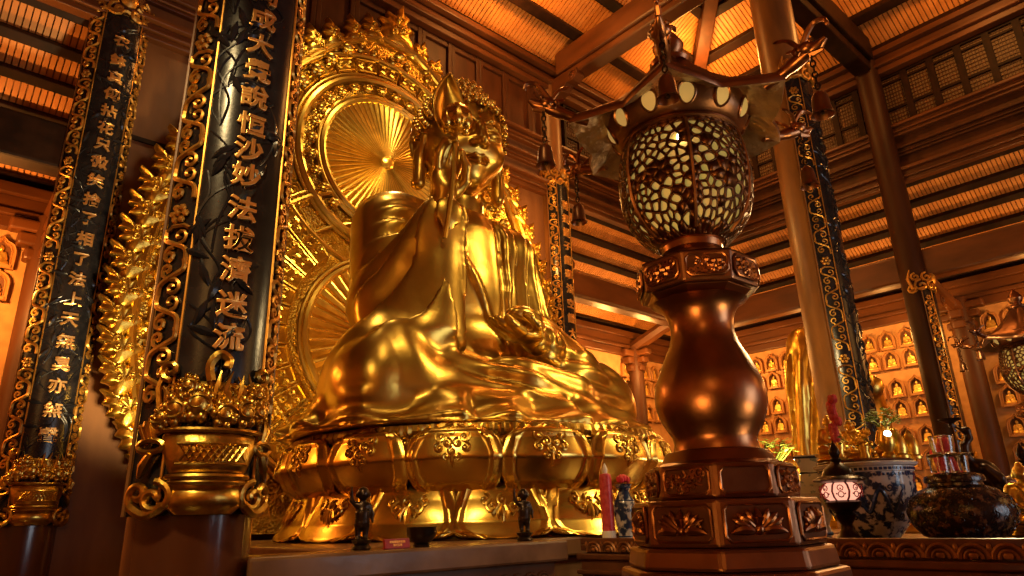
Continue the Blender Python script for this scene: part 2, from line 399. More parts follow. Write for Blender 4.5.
# roofs: slats running down the slope under dark purlins
def roof(a, b, c, d, npur, step=.105, pw=.12, pd=.2, pm=WOODD):
    # a-b lower edge, d-c upper edge (a below d, b below c)
    a,b,c,d = map(Vector,(a,b,c,d)); nrm = (b-a).cross(d-a).normalized()
    if nrm.z > 0: nrm = -nrm                            # points down into the hall
    root = sempty('ceiling', tuple(a))
    MB().add([tuple(p-nrm*.05) for p in (a,b,c,d)],[(0,1,2,3)]).build('roof_boards', BOARD, root, 0)
    n = int((b-a).length/step); mb = MB()
    ex = (b-a).normalized()
    for i in range(n):
        t = (i+.5)/n; p = a.lerp(b,t)
        # clip the slat at hips: find where the slat line (perpendicular to the eave) leaves the quad
        sl = ((d-a)-(ex*((d-a).dot(ex)))); L0 = sl.length; sl.normalize()
        x = (p-a).dot(ex); xd = (d-a).dot(ex); xc = (c-a).dot(ex); W = (b-a).length; L = L0
        if x < xd and xd > 1e-6: L = min(L, L0*x/xd)
        if x > xc and W-xc > 1e-6: L = min(L, L0*(W-x)/(W-xc))
        if L < .05: continue
        q = p+sl*L; hw = ex*(step*.40)
        vs = [p-hw,p+hw,q+hw,q-hw]; vs = [tuple(v) for v in vs]+[tuple(v+nrm*.045) for v in vs]
        mb.add(vs, [(0,1,2,3),(7,6,5,4),(0,4,5,1),(2,6,7,3),(1,5,6,2),(0,3,7,4)])
    mb.build('slats', SLAT, root, 0)
    for k in range(npur):
        t = (k+.5)/npur; p,q = a.lerp(d,t), b.lerp(c,t)
        vs = []
        up = (d-a); up = (up-ex*up.dot(ex)).normalized()
        for e in (p,q):
            for s_,h_ in ((-pw,.04),(pw,.04),(pw,.04+pd),(-pw,.04+pd)): vs.append(tuple(e+up*s_+nrm*h_))
        MB().add(vs, [(0,1,2,3),(7,6,5,4),(0,4,5,1),(1,5,6,2),(2,6,7,3),(3,7,4,0)]).build('purlin', pm, root, 0, bevel=.02)
    return root
# upper hip roof
ez, sl, run = 11.95, .5, 8.2
roof((XL,WY+.3,ez),(WX+.3,WY+.3,ez),(WX+.3-run,WY+.3-run,ez+run*sl),(XL,WY+.3-run,ez+run*sl), 9)
roof((WX+.3,WY+.3,ez),(WX+.3,YF,ez),(WX+.3-run,YF,ez+run*sl),(WX+.3-run,WY+.3-run,ez+run*sl), 9)
roof((WX+.3-run,WY+.3-run,ez+run*sl),(WX+.3-run,YF,ez+run*sl),(XL,YF,ez+run*sl),(XL,WY+.3-run,ez+run*sl), 6, .2)
e1 = Vector((WX,WY,ez-.1)); e2 = Vector((WX+.3-run,WY+.3-run,ez+run*sl-.15))
mb = MB(); sd = Vector((1,-1,0)).normalized()*.17
mb.add([tuple(p+s_+Vector((0,0,h))) for p in (e1,e2) for s_,h in ((sd,0),(-sd,0),(-sd,-.32),(sd,-.32))],[(0,1,2,3),(7,6,5,4),(0,4,5,1),(1,5,6,2),(2,6,7,3),(3,7,4,0)])
structure(mb.build('trim_18', WOOD, smooth=0, bevel=.03))
# lower aisle roofs
roof((XL,OY+.2,6.8),(OX+.2,OY+.2,6.8),(WX,WY,8.95),(XL,WY,8.95), 6, .085, .085, .15, WOODD)
roof((OX+.2,OY+.2,6.8),(OX+.2,YF,6.8),(WX,YF,8.95),(WX,WY,8.95), 6, .085, .085, .15, WOODD)
e1 = Vector((WX,WY,8.9)); e2 = Vector((OX,OY,6.85)); mb = MB(); sd = sd*.8
mb.add([tuple(p+s_+Vector((0,0,h))) for p in (e1,e2) for s_,h in ((sd,0),(-sd,0),(-sd,-.3),(sd,-.3))],[(0,1,2,3),(7,6,5,4),(0,4,5,1),(1,5,6,2),(2,6,7,3),(3,7,4,0)])
structure(mb.build('trim_19', WOODB, smooth=0, bevel=.03))

# ------------------------------------------------------------------ pillars
def pillar(name, label, x, y, r, z1, m, cap=True, zc=None):
    t = thing(name, label, 'pillar', (x,y,0), None)
    MB().lathe([(r*1.0,.28),(r*1.0,3),(r*.99,z1*.6),(r*.94,z1)], 40, (x,y,0)).build('shaft', m, t)
    MB().lathe([(r*1.2,0),(r*1.24,.06),(r*1.2,.12),(r*1.12,.2),(r*1.06,.28)], 40, (x,y,0)).build('stone_base', STONE, t)
    return t
P1,P2,P3,P4,P5 = (1.445,4.5),(1.37,10.16),(10.45,10.0),(11.03,4.5),(16.0,4.55)
pillar('pillar','polished dark pillar nearest the camera, left of the great Buddha', *P1,.345,11.8,WOODP)
pillar('pillar','dark pillar at the left edge of the picture, behind the near pillar', *P2,.36,11.8,WOODP)
t = pillar('pillar','timber pillar behind the great Buddha\'s shoulder carrying the roof corner beams', *P3,.31,11.75,WOODL)
def bracket(t, x, y, z, dx, dy, L=.75):                # carved beam end with a scrolled nose
    mb = MB(); d = Vector((dx,dy,0)).normalized(); s_ = d.cross(Vector((0,0,1)))*.13
    pr = [(0,.22),(L*.6,.22),(L*.85,.12),(L,.16),(L*1.02,.0),(L*.85,-.12),(L*.6,-.08),(L*.4,-.24),(0,-.3)]
    vs = [Vector((x,y,z))+d*a+Vector((0,0,b))+s_*q for q in (-1,1) for a,b in pr]; n = len(pr)
    mb.add([tuple(v) for v in vs], [tuple(range(n)), tuple(range(2*n-1,n-1,-1))]+[(i,n+i,n+(i+1)%n,(i+1)%n) for i in range(n)])
    for q in (-.14,.14):
        o = Vector((x,y,z))+d*L*.82+d.cross(Vector((0,0,1)))*q
        mb.tube([tuple(o+d*a+Vector((0,0,b))) for a,b in spiral(0,.02,.13,1.4,0)], .022, 5)
    mb.build('carved_bracket', WOODB, t, 30, bevel=.015)
bracket(t, P3[0], P3[1]-.3, 11.45, 0,-1, .8); bracket(t, P3[0]-.2, P3[1], 11.5, -1,0,.6)
t = pillar('pillar','tall golden brown timber pillar behind the bronze lantern, right of centre', *P4,.38,12.2,WOODL)
t = pillar('pillar','slim dark column standing against the clerestory windows on the right', *P5,.27,12.0,WOODC)
bracket(t, P5[0]+.1, P5[1], 6.0, 1,0,1.3)
def wall_post(x, y, dx, dy, label):
    t = thing('wall_pilaster', label, 'pilaster', (x,y,0))
    MB().lathe([(.23,0),(.23,6.0),(.21,6.3)],24,(x,y,0)).build('shaft', WOOD, t)
    mb = MB()
    for k,(a,z) in enumerate(((.3,5.55),(.42,5.78),(.55,6.0))):
        mb.box(x-a,x+a,y-.13,y+.13,z,z+.2); mb.box(x-.13,x+.13,y-a,y+a,z+.02,z+.19)
    mb.build('capital', WOODB, t, 0, bevel=.04)
    return t
p6 = wall_post(18.42, 4.45, 1,0, 'half round timber pilaster on the right niche wall behind the slim column')
mb = MB().tube([(16.2,4.5,6.55),(17.2,4.5,6.35),(18.4,4.45,6.0)],[.17,.15,.15],8); mb.build('strut', WOODB, p6)
p7 = wall_post(1.28, 12.2, 0,-1, 'half round timber pilaster on the back niche wall left of the far left pillar')
mb = MB().tube([(1.36,10.3,7.0),(1.32,11.2,6.7),(1.28,12.2,6.3)],[.17,.16,.16],8); mb.build('strut', WOODB, p7)
p8 = wall_post(10.9, 12.2, 0,-1, 'half round timber pilaster on the back wall behind the Buddha\'s left knee')
MB().tube([(10.9,10.0,7.2),(10.9,11.2,6.9),(10.9,12.2,6.3)],[.2,.19,.19],8).build('strut', WOODB, p8)
p9 = wall_post(15.9, 12.2, 0,-1, 'half round timber pilaster near the back right corner of the aisle')
MB().tube([(16.1,10.1,7.0),(16,11.2,6.7),(15.9,12.2,6.3)],[.2,.19,.19],8).build('strut', WOODB, p9)

# ------------------------------------------------------------------ couplet boards
def glyph(ch, size, bevel=.004, ext=.012):
    cu = bpy.data.curves.new('glyph','FONT'); cu.body = ch; cu.size = size; cu.extrude = ext; cu.bevel_depth = bevel; cu.bevel_resolution = 1
    cu.align_x = 'CENTER'; cu.align_y = 'CENTER'; cu.offset = size*.012; cu.resolution_u = 3
    ob = bpy.data.objects.new('glyph', cu); COL.objects.link(ob)
    bpy.context.view_layer.update()
    me = bpy.data.meshes.new_from_object(ob.evaluated_get(bpy.context.evaluated_depsgraph_get()))
    vs = [tuple(v.co) for v in me.vertices]; fs = [tuple(p.vertices) for p in me.polygons]
    bpy.data.objects.remove(ob); bpy.data.curves.remove(cu); bpy.data.meshes.remove(me)
    if vs:
        cx = (max(v[0] for v in vs)+min(v[0] for v in vs))/2; cy = (max(v[1] for v in vs)+min(v[1] for v in vs))/2
        vs = [(x-cx,y-cy,z) for x,y,z in vs]
    return vs, fs
GC = {}
def couplet(label, px, py, pr, z0, z1, chars, csize, rot=0, inner=.34, outer=.585, fret=1.0, tr=.011, vase=True, relief=True, crest=False, group='couplet boards wrapped round the pillars', du=0.0):
    rb = pr+.045
    def W(p):                                          # (u, z, height) -> wrapped round the pillar, facing -Y
        a = p[0]/rb+rot; q = rb+p[2]
        return (px+q*math.sin(a), py-q*math.cos(a), p[1])
    t = thing('couplet_board', label, 'couplet board', (px,py-rb,z0), group)
    def sheet(u0,u1,za,zb,h0,h1,nu=20,arch=0):
        mb = MB(); mb.map = W; nz = 8
        def zt(u): return zb - (arch*(abs((u-(u0+u1)/2)/((u1-u0)/2))**2.5) if arch else 0)
        for h,fl in ((h1,0),(h0,1)):
            vs = [(u0+(u1-u0)*i/nu, za+(zt(u0+(u1-u0)*i/nu)-za)*j/nz, h) for j in range(nz+1) for i in range(nu+1)]; w_ = nu+1
            mb.add(vs, [((j*w_+i, j*w_+i+1, (j+1)*w_+i+1, (j+1)*w_+i) if not fl else (j*w_+i, (j+1)*w_+i, (j+1)*w_+i+1, j*w_+i+1)) for j in range(nz) for i in range(nu)])
        for uu in (u0,u1):
            vs = [(uu, za+(zt(uu)-za)*j/nz, h) for j in range(nz+1) for h in (h0,h1)]
            mb.add(vs, [(2*j,2*j+1,2*j+3,2*j+2) for j in range(nz)])
        return mb
    sheet(-outer,outer,z0,z1,-.042,.0).build('backing', LACQ, t, 60)
    sheet(-inner+du,inner+du,z0+.3,z1-.06,.0,.012,arch=.25 if crest else 0).build('panel', LACQ, t, 60)
    # thin gilded rails
    for u in (-outer,-inner+du,inner+du,outer):
        mb = MB(); mb.map = W; mb.tube([(u, z0+(z1-z0)*j/24, .014) for j in range(25)], .012 if abs(u)==outer else .009, 6); mb.build('rail', FRET if abs(u)!=outer else WOODL, t)
    # scrollwork in the two borders
    for sgn in (-1,1):
        a,b = (-outer+.015,-inner+du-.012) if sgn<0 else (inner+du+.012,outer-.015)
        mc, hw = (a+b)/2,(b-a)/2; mb = MB(); mb.map = W
        z = z0+.62; k = 0; un = hw*2.3*fret
        while z < z1-un*.6:
            s_ = 1 if k%2 else -1
            kind = k%6
            P = lambda L: [(p[0],p[1],.014) for p in L]
            if kind == 5:                              # flower head
                for q in range(6):
                    c_ = (mc+hw*.45*math.cos(q*PI/3), z+un*.5+hw*.45*math.sin(q*PI/3), .016)
                    mb.ball((c_[0],c_[1],c_[2]), (hw*.24,hw*.24,.02), 6)
                mb.ball((mc,z+un*.5,.02),(hw*.2,hw*.2,.028),6)
                mb.tube(P([(mc-hw*.8,z),(mc-hw*.3,z+un*.12),(mc+hw*.5,z+un*.1),(mc+hw*.85,z+un*.0)]), tr, 5)
            else:
                mb.tube(P(catmull([(mc-s_*hw*.85,z-.05*un,0),(mc-s_*hw*.75,z+un*.35,0),(mc+s_*hw*.05,z+un*.55,0),(mc+s_*hw*.8,z+un*.75,0),(mc+s_*hw*.8,z+un*1.05,0)],4)), tr*1.15, 5)
                mb.tube(P(spiral(mc+s_*hw*.25, z+un*.22, hw*.55, 1.25, PI/2+s_*.4, -s_, 12)), tr, 5)
                mb.tube(P(spiral(mc-s_*hw*.30, z+un*.78, hw*.5, 1.1, -PI/2, -s_, 10)), tr*.9, 5)
            z += un; k += 1
        mb.build('fretwork', FRET, t)
    # carved dark lotus and birds on the lacquer, low relief
    if relief:
        mb = MB(); mb.map = W; rnd = random.Random(int(px*100)); z = z0+.85
        while z < z1-.4:
            u = rnd.uniform(-.8,.8)*inner
            for q in range(3):
                mb.tube([(p[0],p[1],.012) for p in catmull([(u,z-.2,0),(u+rnd.uniform(-.12,.12),z,0),(u+rnd.uniform(-.2,.2),z+.2,0),(u+rnd.uniform(-.25,.25),z+.36,0)],5)], .009, 5)
            for q in range(4):
                an = rnd.uniform(0,PI); c_ = (max(-inner+.05,min(inner-.05,u+rnd.uniform(-.2,.2))), z+rnd.uniform(-.1,.3))
                pts = [(c_[0]+math.cos(an)*s_*.09, c_[1]+math.sin(an)*s_*.09, .012) for s_ in (-1,-.5,0,.5,1)]
                mb.tube(pts, [.004,.022,.03,.02,.004], 6)
            z += .30
        mb.build('lotus_relief', LACR, t)
    for ch,zc in chars:
        key = (ch,csize)
        if key not in GC: GC[key] = glyph(ch, csize, bevel=csize*.02, ext=csize*.05)
        vs,fs = GC[key]; mb = MB(); mb.map = W
        mb.add([(x+du,y+zc,z*.9+.022) for x,y,z in vs], fs); mb.build('character', GOLDD, t, 35)
    if vase:
        g = .70*pr/.345
        def dome(u0,u1,za,zb,wf,hh,nu=18,nv=10):         # swelling relief body, width factor by height
            def fn(a,b):
                z = za+(zb-za)*b; w_ = wf(b); u = (u0+u1)/2+(u1-u0)/2*w_*(2*a-1); e = 1-(2*a-1)**2
                return (u,z,.0+hh*math.sqrt(max(e,0))*(.35+.65*math.sin(PI*min(max(b,.02),.98))**.5))
            mb = MB(); mb.map = W; mb.grid(fn,nu,nv); return mb
        zb = z0
        b_ = dome(-.40*g,.40*g,zb+.17,zb+.46,lambda b: np.interp(b,[0,.2,.7,.9,1],[.62,.78,.98,1,.9]),.12)
        # lattice band on the belly
        for k in range(9):
            u = (-.16+.04*k)*g; b_.tube([(u-.02,zb+.28,.135),(u+.02,zb+.36,.135)],.007,4); b_.tube([(u+.02,zb+.28,.135),(u-.02,zb+.36,.135)],.007,4)
        for zz in (.265,.375): b_.tube([(u*g,zb+zz,.13-.5*u*u) for u in (-.22,-.1,0,.1,.22)],.009,5)
        for zz,ww,h_ in ((.17,.27,.09),(.455,.40,.07),(.2,.29,.10)): b_.tube([(u*ww*g,zb+zz,h_*math.sqrt(max(0,1-u*u*.9))+.02) for u in [i/8-1 for i in range(17)]],.016,6)
        b_.build('basin', GOLDV, t)
        f_ = dome(-.46*g,.46*g,zb+.0,zb+.17,lambda b: np.interp(b,[0,.3,1],[.5,.7,.62]),.10)
        f_.build('foot', GOLDV, t)
        for sgn in (-1,1):
            c_ = MB(); c_.map = W
            c_.tube([(p[0],p[1],.05) for p in spiral(sgn*.36*g,zb+.09,.09,1.3,PI/2,sgn,26)],.024,8)
            c_.tube([(p[0],p[1],.04) for p in spiral(sgn*.50*g,zb+.11,.075,1.2,-PI/2,sgn,24)],.022,8)
            c_.tube([(p[0],p[1],.05) for p in catmull([(sgn*.28*g,zb+.05,0),(sgn*.4*g,zb+.0,0),(sgn*.55*g,zb+.05,0)],5)],.028,6)
            c_.build('cloud_scroll', GOLDV, t)
            h_ = MB(); h_.map = W
            h_.tube([(sgn*(.44*g)+.07*math.cos(q),zb+.37+.035*math.sin(q),.05) for q in [i*PI/6 for i in range(13)]],.018,6)
            h_.build('handle_ring', GOLDV, t); h_ = MB(); h_.map = W
            for q in range(4):
                h_.tube([(sgn*(.41+.025*q)*g,zb+.40,.05),(sgn*(.42+.035*q)*g,zb+.48,.06),(sgn*(.43+.042*q)*g,zb+.55-.02*q,.05)],[.012,.022,.008],6)
            h_.tube([(sgn*.43*g,zb+.33,.05),(sgn*.48*g,zb+.26,.05),(sgn*.52*g,zb+.2,.04)],[.02,.03,.012],6)
            h_.build('tassel', GOLDV, t)
        fl = MB(); fl.map = W
        rnd = random.Random(3)
        for cu_,cz,r_ in ((-.27,.57,.09),(-.13,.60,.10),(.05,.55,.085),(.2,.57,.09),(.32,.58,.07),(-.36,.52,.06),(-.2,.70,.07),(.28,.68,.06)):
            fl.ball((cu_*g,zb+cz,.05),(r_*g,r_,.07),14)
            for q in range(7):
                an = 2*PI*q/7+cu_*9; fl.ball((cu_*g+.8*r_*math.cos(an)*g,zb+cz+.8*r_*math.sin(an),.06),(r_*.42*g,r_*.42,.05),10)
            fl.tube([(p[0],p[1],.11) for p in spiral(cu_*g,zb+cz,r_*.6,1.3,cu_*7,1,18)],.009,6)
        fl.build('peony_cluster', GOLDV, t)
        lf = MB(); lf.map = W
        for q in range(13):
            u = (-.06+.03*q)*g; hgt = .15+.06*math.sin(q*1.9); lf.tube([(u,zb+.6,.04),(u+.012*math.sin(q),zb+.6+hgt*.5,.06),(u+.03*math.sin(q*2.1),zb+.6+hgt,.04)],[.013,.018,.004],5)
        for q in range(6):
            u = (-.47+.02*q)*g; lf.tube([(-.30*g,zb+.50,.04),(u+.04,zb+.5+.03*(q-2),.05),(u-.02,zb+.48+.05*(q-2),.03)],[.02,.022,.004],5)
        lf.build('leaves', GOLDV, t)
        bd = dome(-.37*g,.37*g,zb+.63,zb+.74,lambda b: np.interp(b,[0,.5,1],[.85,.95,1]),.055,18,6)
        for k in range(12): bd.tube([(p[0],p[1],.06) for p in spiral((-.33+.06*k)*g,zb+.69,.03,1.0,k,1,7)],.008,4)
        bd.build('carved_band', GOLDV, t)
        hk = MB(); hk.map = W
        if pr < .35: hk.tube([(p[0],p[1],.05) for p in catmull([(-.06*g,zb+.74,0),(-.08*g,zb+.83,0),(-.02*g,zb+.90,0),(.05*g,zb+.87,0),(.04*g,zb+.82,0)],5)],[.028]*20+[.02],6)
        if hk.v: hk.build('cloud_hook', GOLDV, t)
        for sgn in (-1,1):
            hk = MB(); hk.map = W
            hk.tube([(p[0],p[1],.04) for p in spiral(sgn*.36*g,zb+.8,.06,1.2,-PI/2,sgn,12)],.02,6)
            hk.tube([(sgn*.42*g,zb+.55,.03),(sgn*.45*g,zb+.7,.04),(sgn*.40*g,zb+.84,.03)],.018,5)
            hk.build('side_scroll', GOLDV, t)
    if crest:
        mb = MB(); mb.map = W
        for sgn in (-1,1):
            for q,(u,zz,r_) in enumerate(((.12,.1,.13),(.34,.12,.14),(.5,.05,.10),(.22,.3,.11),(.42,.32,.09))):
                mb.tube([(p[0],p[1],.03) for p in spiral(sgn*u,z1-.05+zz,r_,1.3,PI/2,-sgn,12)],.026,5)
            mb.tube([(sgn*.5,z1,.03),(sgn*.56,z1+.25,.03),(sgn*.5,z1+.45,.02)],[.03,.04,.01],5)
        mb.tube([(-.55,z1-.02,.02),(-.3,z1+.02,.03),(0,z1+.05,.03),(.3,z1+.02,.03),(.55,z1-.02,.02)],.03,5)
        mb.ball((0,z1+.25,.03),(.12,.14,.06),8)
        mb.build('crest', FRET, t)
    return t
couplet('black lacquer couplet board with large gilt characters on the nearest pillar', *P1, .335, 1.67, 8.9,
    list(zip('同成大覺說恒沙妙法拔濟迷流', [5.24,5.02,4.80,4.59,4.38,4.16,3.97,3.78,3.54,3.33,3.12,2.89,2.69])), .175, rot=R(-9), inner=.262, outer=.475, du=.025, fret=.9, tr=.0145, crest=True)
couplet('narrow black couplet board with gilt border on the far left pillar', *P2, .36, 1.68, 8.75,
    list(zip('衣鉢真傳拈花只微笑捨了相了法上天無臭亦無聲', [8.28,7.95,7.67,7.39,7.12,6.85,6.59,6.32,6.04,5.76,5.48,5.2,4.91,4.64,4.38,4.11,3.83,3.55,3.28,2.99,2.69])), .19, rot=R(3), inner=.245, outer=.47, fret=1.0, tr=.017, crest=True)
couplet('far black couplet board with gilt border seen past the Buddha\'s left shoulder', *P3, .31, 1.7, 8.9,
    list(zip('菩提證子證華法空證大通', [8.35-.335*k for k in range(11)])), .22, rot=R(4), inner=.20, outer=.42, fret=1.1, tr=.016, relief=False, crest=True)
couplet('black couplet board with gilt scroll border on the golden brown pillar', *P4, .38, 1.7, 8.9,
    [], .2, rot=R(4), inner=.28, outer=.54, tr=.012, crest=True)
couplet('short gilt edged couplet board on the slim column before the niche wall', *P5, .27, 1.7, 6.0,
    [], .2, rot=R(8), inner=.16, outer=.36, tr=.016, relief=False, crest=True)
# ------------------------------------------------------------------ mandorla
MY = 9.5; XM = XC+.20
ZH, ZB = 7.62, 4.40                                     # centres of head halo and body halo
HWZ = [(1.5,2.6),(2.2,3.2),(3.07,3.66),(4.0,3.84),(5.0,3.82),(6.0,3.64),(6.9,3.32),(7.8,2.88),(8.6,2.32),(9.3,1.70),(9.8,1.14),(10.2,.56),(10.45,0)]
def hwz(z): return float(np.interp(z,[a for a,b in HWZ],[b for a,b in HWZ]))
man = thing('mandorla','huge gilded flame edged mandorla with two round halos behind the great Buddha','mandorla',(XC,MY,1.5))
mb = MB(); n = 48; zs = [1.5+(10.45-1.5)*i/n for i in range(n+1)]
def mplate(y0,y1):
    vs = []; m_ = 16
    for z in zs:
        for j in range(m_+1): vs.append((XM+hwz(z)*(2*j/m_-1), 0, z))
    w_ = m_+1; mb = MB()
    mb.add([(x,y0,z) for x,_,z in vs],[(i*w_+j,i*w_+j+1,(i+1)*w_+j+1,(i+1)*w_+j) for i in range(n) for j in range(m_)])
    mb.add([(x,y1,z) for x,_,z in vs],[(i*w_+j,(i+1)*w_+j,(i+1)*w_+j+1,i*w_+j+1) for i in range(n) for j in range(m_)])
    for e in (0,m_):
        q = [(vs[i*w_+e][0],y,vs[i*w_+e][2]) for i in range(n+1) for y in (y0,y1)]
        mb.add(q,[(2*i,2*i+1,2*i+3,2*i+2) for i in range(n)])
    return mb
mplate(MY,MY+.12).build('back_plate', GOLDR, man, 30)
for s_ in (.93,.985):                                   # raised border following the outline
    mb = MB()
    L = [(XM-hwz(z)*s_,MY-.03,z) for z in zs[:-1]]+[(XM,MY-.03,10.45-(1-s_)*3)]+[(XM+hwz(z)*s_,MY-.03,z) for z in zs[-2::-1]]
    mb.tube(L,.06,8); mb.build('border_rail', GOLD, man)
# dense vine scrolls filling the field between the halos and the border
mb = MB(); rnd = random.Random(5); pts = []
for _ in range(12000):
    z = rnd.uniform(1.9,9.9); x = rnd.uniform(-3.9,3.9)
    if abs(x) > hwz(z)*.90: continue
    if math.hypot(x,z-ZB) < 2.72 or math.hypot(x,z-ZH) < 2.15: continue
    if any((x-a)**2+(z-b)**2 < .030 for a,b in pts): continue
    pts.append((x,z)); s_ = rnd.choice((-1,1)); a0 = rnd.uniform(0,6)
    r_ = rnd.uniform(.08,.13)
    mb.tube([(XC+p[0],MY-.02-.03*i/9,p[1]) for i,p in enumerate(spiral(x,z,r_,1.3,a0,s_,9))],[.035-.0015*i for i in range(9)],5)
    if rnd.random() < .5: mb.ball((XC+x+.08*math.cos(a0),MY-.03,z+.1),(.05,.05,.06),6)
mb.build('vine_relief', GOLDF, man)
def halo(zc, rdisc, nray, rp0, rp1, npan, fan):
    # fan of rays
    mb = MB()
    def fn(a,b):
        an = 2*PI*a; r_ = rdisc*(.06+.94*b); k = (a*nray)%1
        return (XC+r_*math.cos(an), MY-.10-.035*abs(2*k-1)*min(1,b*2)-.03*(1-b), zc+r_*math.sin(an))
    mb.grid(fn,nray*2,3); mb.ball((XC,MY-.14,zc),(.13,.08,.13),12); mb.build('ray_fan', fan, man, 25)
    mb = MB()
    for k in range(nray):
        an = 2*PI*k/nray; mb.tube([(XC+q*math.cos(an),MY-.14,zc+q*math.sin(an)) for q in (.12,rdisc*.55,rdisc*.98)],[.006,.011,.016],4)
    mb.build('rays', GOLD, man)
    M_ = Matrix.Rotation(PI/2,4,'X')
    for r_,t_ in ((rdisc+.04,.065),(rdisc+.13,.04)):
        MB().torus((XC,MY-.08,zc),r_,t_,72,8,M_).build('halo_rim', GOLD, man)
    return M_
M_ = halo(ZB,1.24,44,1.5,2.5,30,GOLDS)
for r_,t_ in ((2.56,.055),(2.66,.035),(2.0,.03)): MB().torus((XC,MY-.06,ZB),r_,t_,80,8,M_).build('halo_rim', GOLD, man)
halo(ZH,1.17,64,1.6,2.1,26,GOLDS)
for r_,t_ in ((1.62,.07),(1.72,.03),(2.1,.045)): MB().torus((XC,MY-.07,ZH),r_,t_,72,8,M_).build('halo_rim', GOLD, man)
# radial panels with carved scrolls
def panels(zc, r0, r1, npan, skip, rows):
    for k in range(npan):
        a = 2*PI*(k+.5)/npan; ca,sa = math.cos(a),math.sin(a)
        if skip(r0*ca, zc+(r0+r1)/2*sa, a): continue
        mb = MB(); da = PI/npan*.9
        P = lambda r_,t_,h_: (XC+r_*math.cos(a+t_),MY-h_,zc+r_*math.sin(a+t_))
        mb.add([P(r0,-da,.07),P(r0,da,.07),P(r1,da,.07),P(r1,-da,.07),P(r0,-da,0),P(r0,da,0),P(r1,da,0),P(r1,-da,0)],[(3,2,1,0),(0,1,5,4),(1,2,6,5),(2,3,7,6),(3,0,4,7)])
        mb.tube([P(r0+.03,-da*.9,.08),P(r0+.03,da*.9,.08),P(r1-.03,da*.92,.08),P(r1-.03,-da*.92,.08)],.016,4,True)
        m_ = int((r1-r0)/.17)
        for q in range(m_):
            rr = r0+.1+(r1-r0-.2)*(q+.5)/m_
            for tt in (-.45,.45):
                if rows: 
                    mb.tube([P(rr+p[0],tt*da+p[1]/rr,.085) for p in spiral(0,0,min(.085,rr*da*.42),1.3,q*2+k,(-1)**q,8)],[.022]*6+[.018,.012],4)
        mb.build('carved_panel', GOLDF, man)
panels(ZB,1.55,2.5,34,lambda x,z,a: math.hypot(x,z-ZH)<1.75 or z<1.6,1)
panels(ZH,1.78,2.06,26,lambda x,z,a: z<ZH-1.2,1)
# lotus bud studs
def bud(x,z,r_,nm='lotus_stud'):
    mb = MB(); mb.ball((x,MY-.16,z),(r_,r_*.8,r_*.75),8)
    for q in range(6): mb.ball((x+r_*.75*math.cos(q*PI/3),MY-.12,z+r_*.7*math.sin(q*PI/3)),(r_*.4,r_*.5,r_*.35),6)
    mb.build(nm, GOLD, man)
for k in range(30):
    a = 2*PI*k/30; 
    if ZH+1.42*math.sin(a) > 6.4: bud(XC+1.42*math.cos(a),ZH+1.42*math.sin(a),.085)
for k in range(17):
    z = 7.2+2.75*min(k,16-k)/8; x = hwz(z)*.80*(-1 if k<8 else 1)
    if k == 8: x = 0; z = 9.95
    bud(XM+x,z,.12)
# flames all round the edge
def flame(px,pz,an,s,flip,k):
    mb = MB(); c_,s__ = math.cos(an),math.sin(an)
    out = [(-.30,-.14),(-.30,.10),(-.22,.26),(-.31,.40),(-.16,.44),(-.17,.62),(-.03,.60),(.02,.80),(.10,.95),(.11,.74),(.22,.66),(.17,.50),(.30,.40),(.22,.22),(.30,.06),(.30,-.14)]
    out = [(x*1.35,y) for x,y in out]
    if flip: out = [(-x,y) for x,y in out][::-1]
    T2 = lambda x,y: (px+s*(x*s__+y*c_), pz+s*(-x*c_+y*s__))
    out = [(p[0],p[1]) for p in catmull([(x,y,0) for x,y in out+out[:1]],3)][:-1]
    fr = [T2(*p) for p in out]; n_ = len(fr); cx,cz = T2(0,.2)
    inn = [T2(x*.6,.2+(y-.2)*.66) for x,y in out]
    vs = [(x,MY+.10,z) for x,z in fr]+[(x,MY-.02,z) for x,z in fr]+[(x,MY-.09,z) for x,z in inn]+[(cx,MY-.06,cz)]
    mb.add(vs,[tuple(range(n_-1,-1,-1))]+[(i,(i+1)%n_,n_+(i+1)%n_,n_+i) for i in range(n_)]+[(n_+i,n_+(i+1)%n_,2*n_+(i+1)%n_,2*n_+i) for i in range(n_)]+[(2*n_+i,2*n_+(i+1)%n_,3*n_) for i in range(n_)])
    f = -1 if flip else 1
    for (x,y),r_,sg in (((-.10,.12),.11,1),((.11,.28),.10,-1),((.0,.46),.08,1)):
        mb.tube([(T2(f*p[0],p[1])[0],MY-.10,T2(f*p[0],p[1])[1]) for p in spiral(x,y,r_,1.2,0,sg,14)],.026*s,6)
    mb.build('flame', GOLDF, man, 65)
path = [(XM-hwz(z),z) for z in np.linspace(1.6,10.45,120)]+[(XM+hwz(z),z) for z in np.linspace(10.45,1.6,120)]
acc = 0; last = path[0]; k = 0
for i,p in enumerate(path[1:],1):
    acc += math.hypot(p[0]-last[0],p[1]-last[1]); last = p
    if acc > .37:
        acc = 0; left = p[0] < XM
        q = path[min(i+2,239)]; o = path[max(i-2,0)]; tx,tz = q[0]-o[0],q[1]-o[1]; L = math.hypot(tx,tz)+1e-9
        nx,nz = -tz/L,tx/L
        an = math.atan2(nz+1.15,nx*.8); flame(p[0],p[1],an,.54,left,k); k += 1
flame(XM,10.4,PI/2,.95,False,0)

# ------------------------------------------------------------------ lotus throne
TX,TY,TZ = XC+.02,6.92,1.43
thr = thing('lotus_throne','golden double lotus throne under the great Buddha','throne',(TX,TY,TZ))
MB().lathe([(2.1,0),(2.12,.06),(2.08,.3),(2.02,.42),(2.0,.55),(2.15,.9),(2.18,.97),(0,.97)],64,(TX,TY,TZ)).build('core', GOLDP, thr)
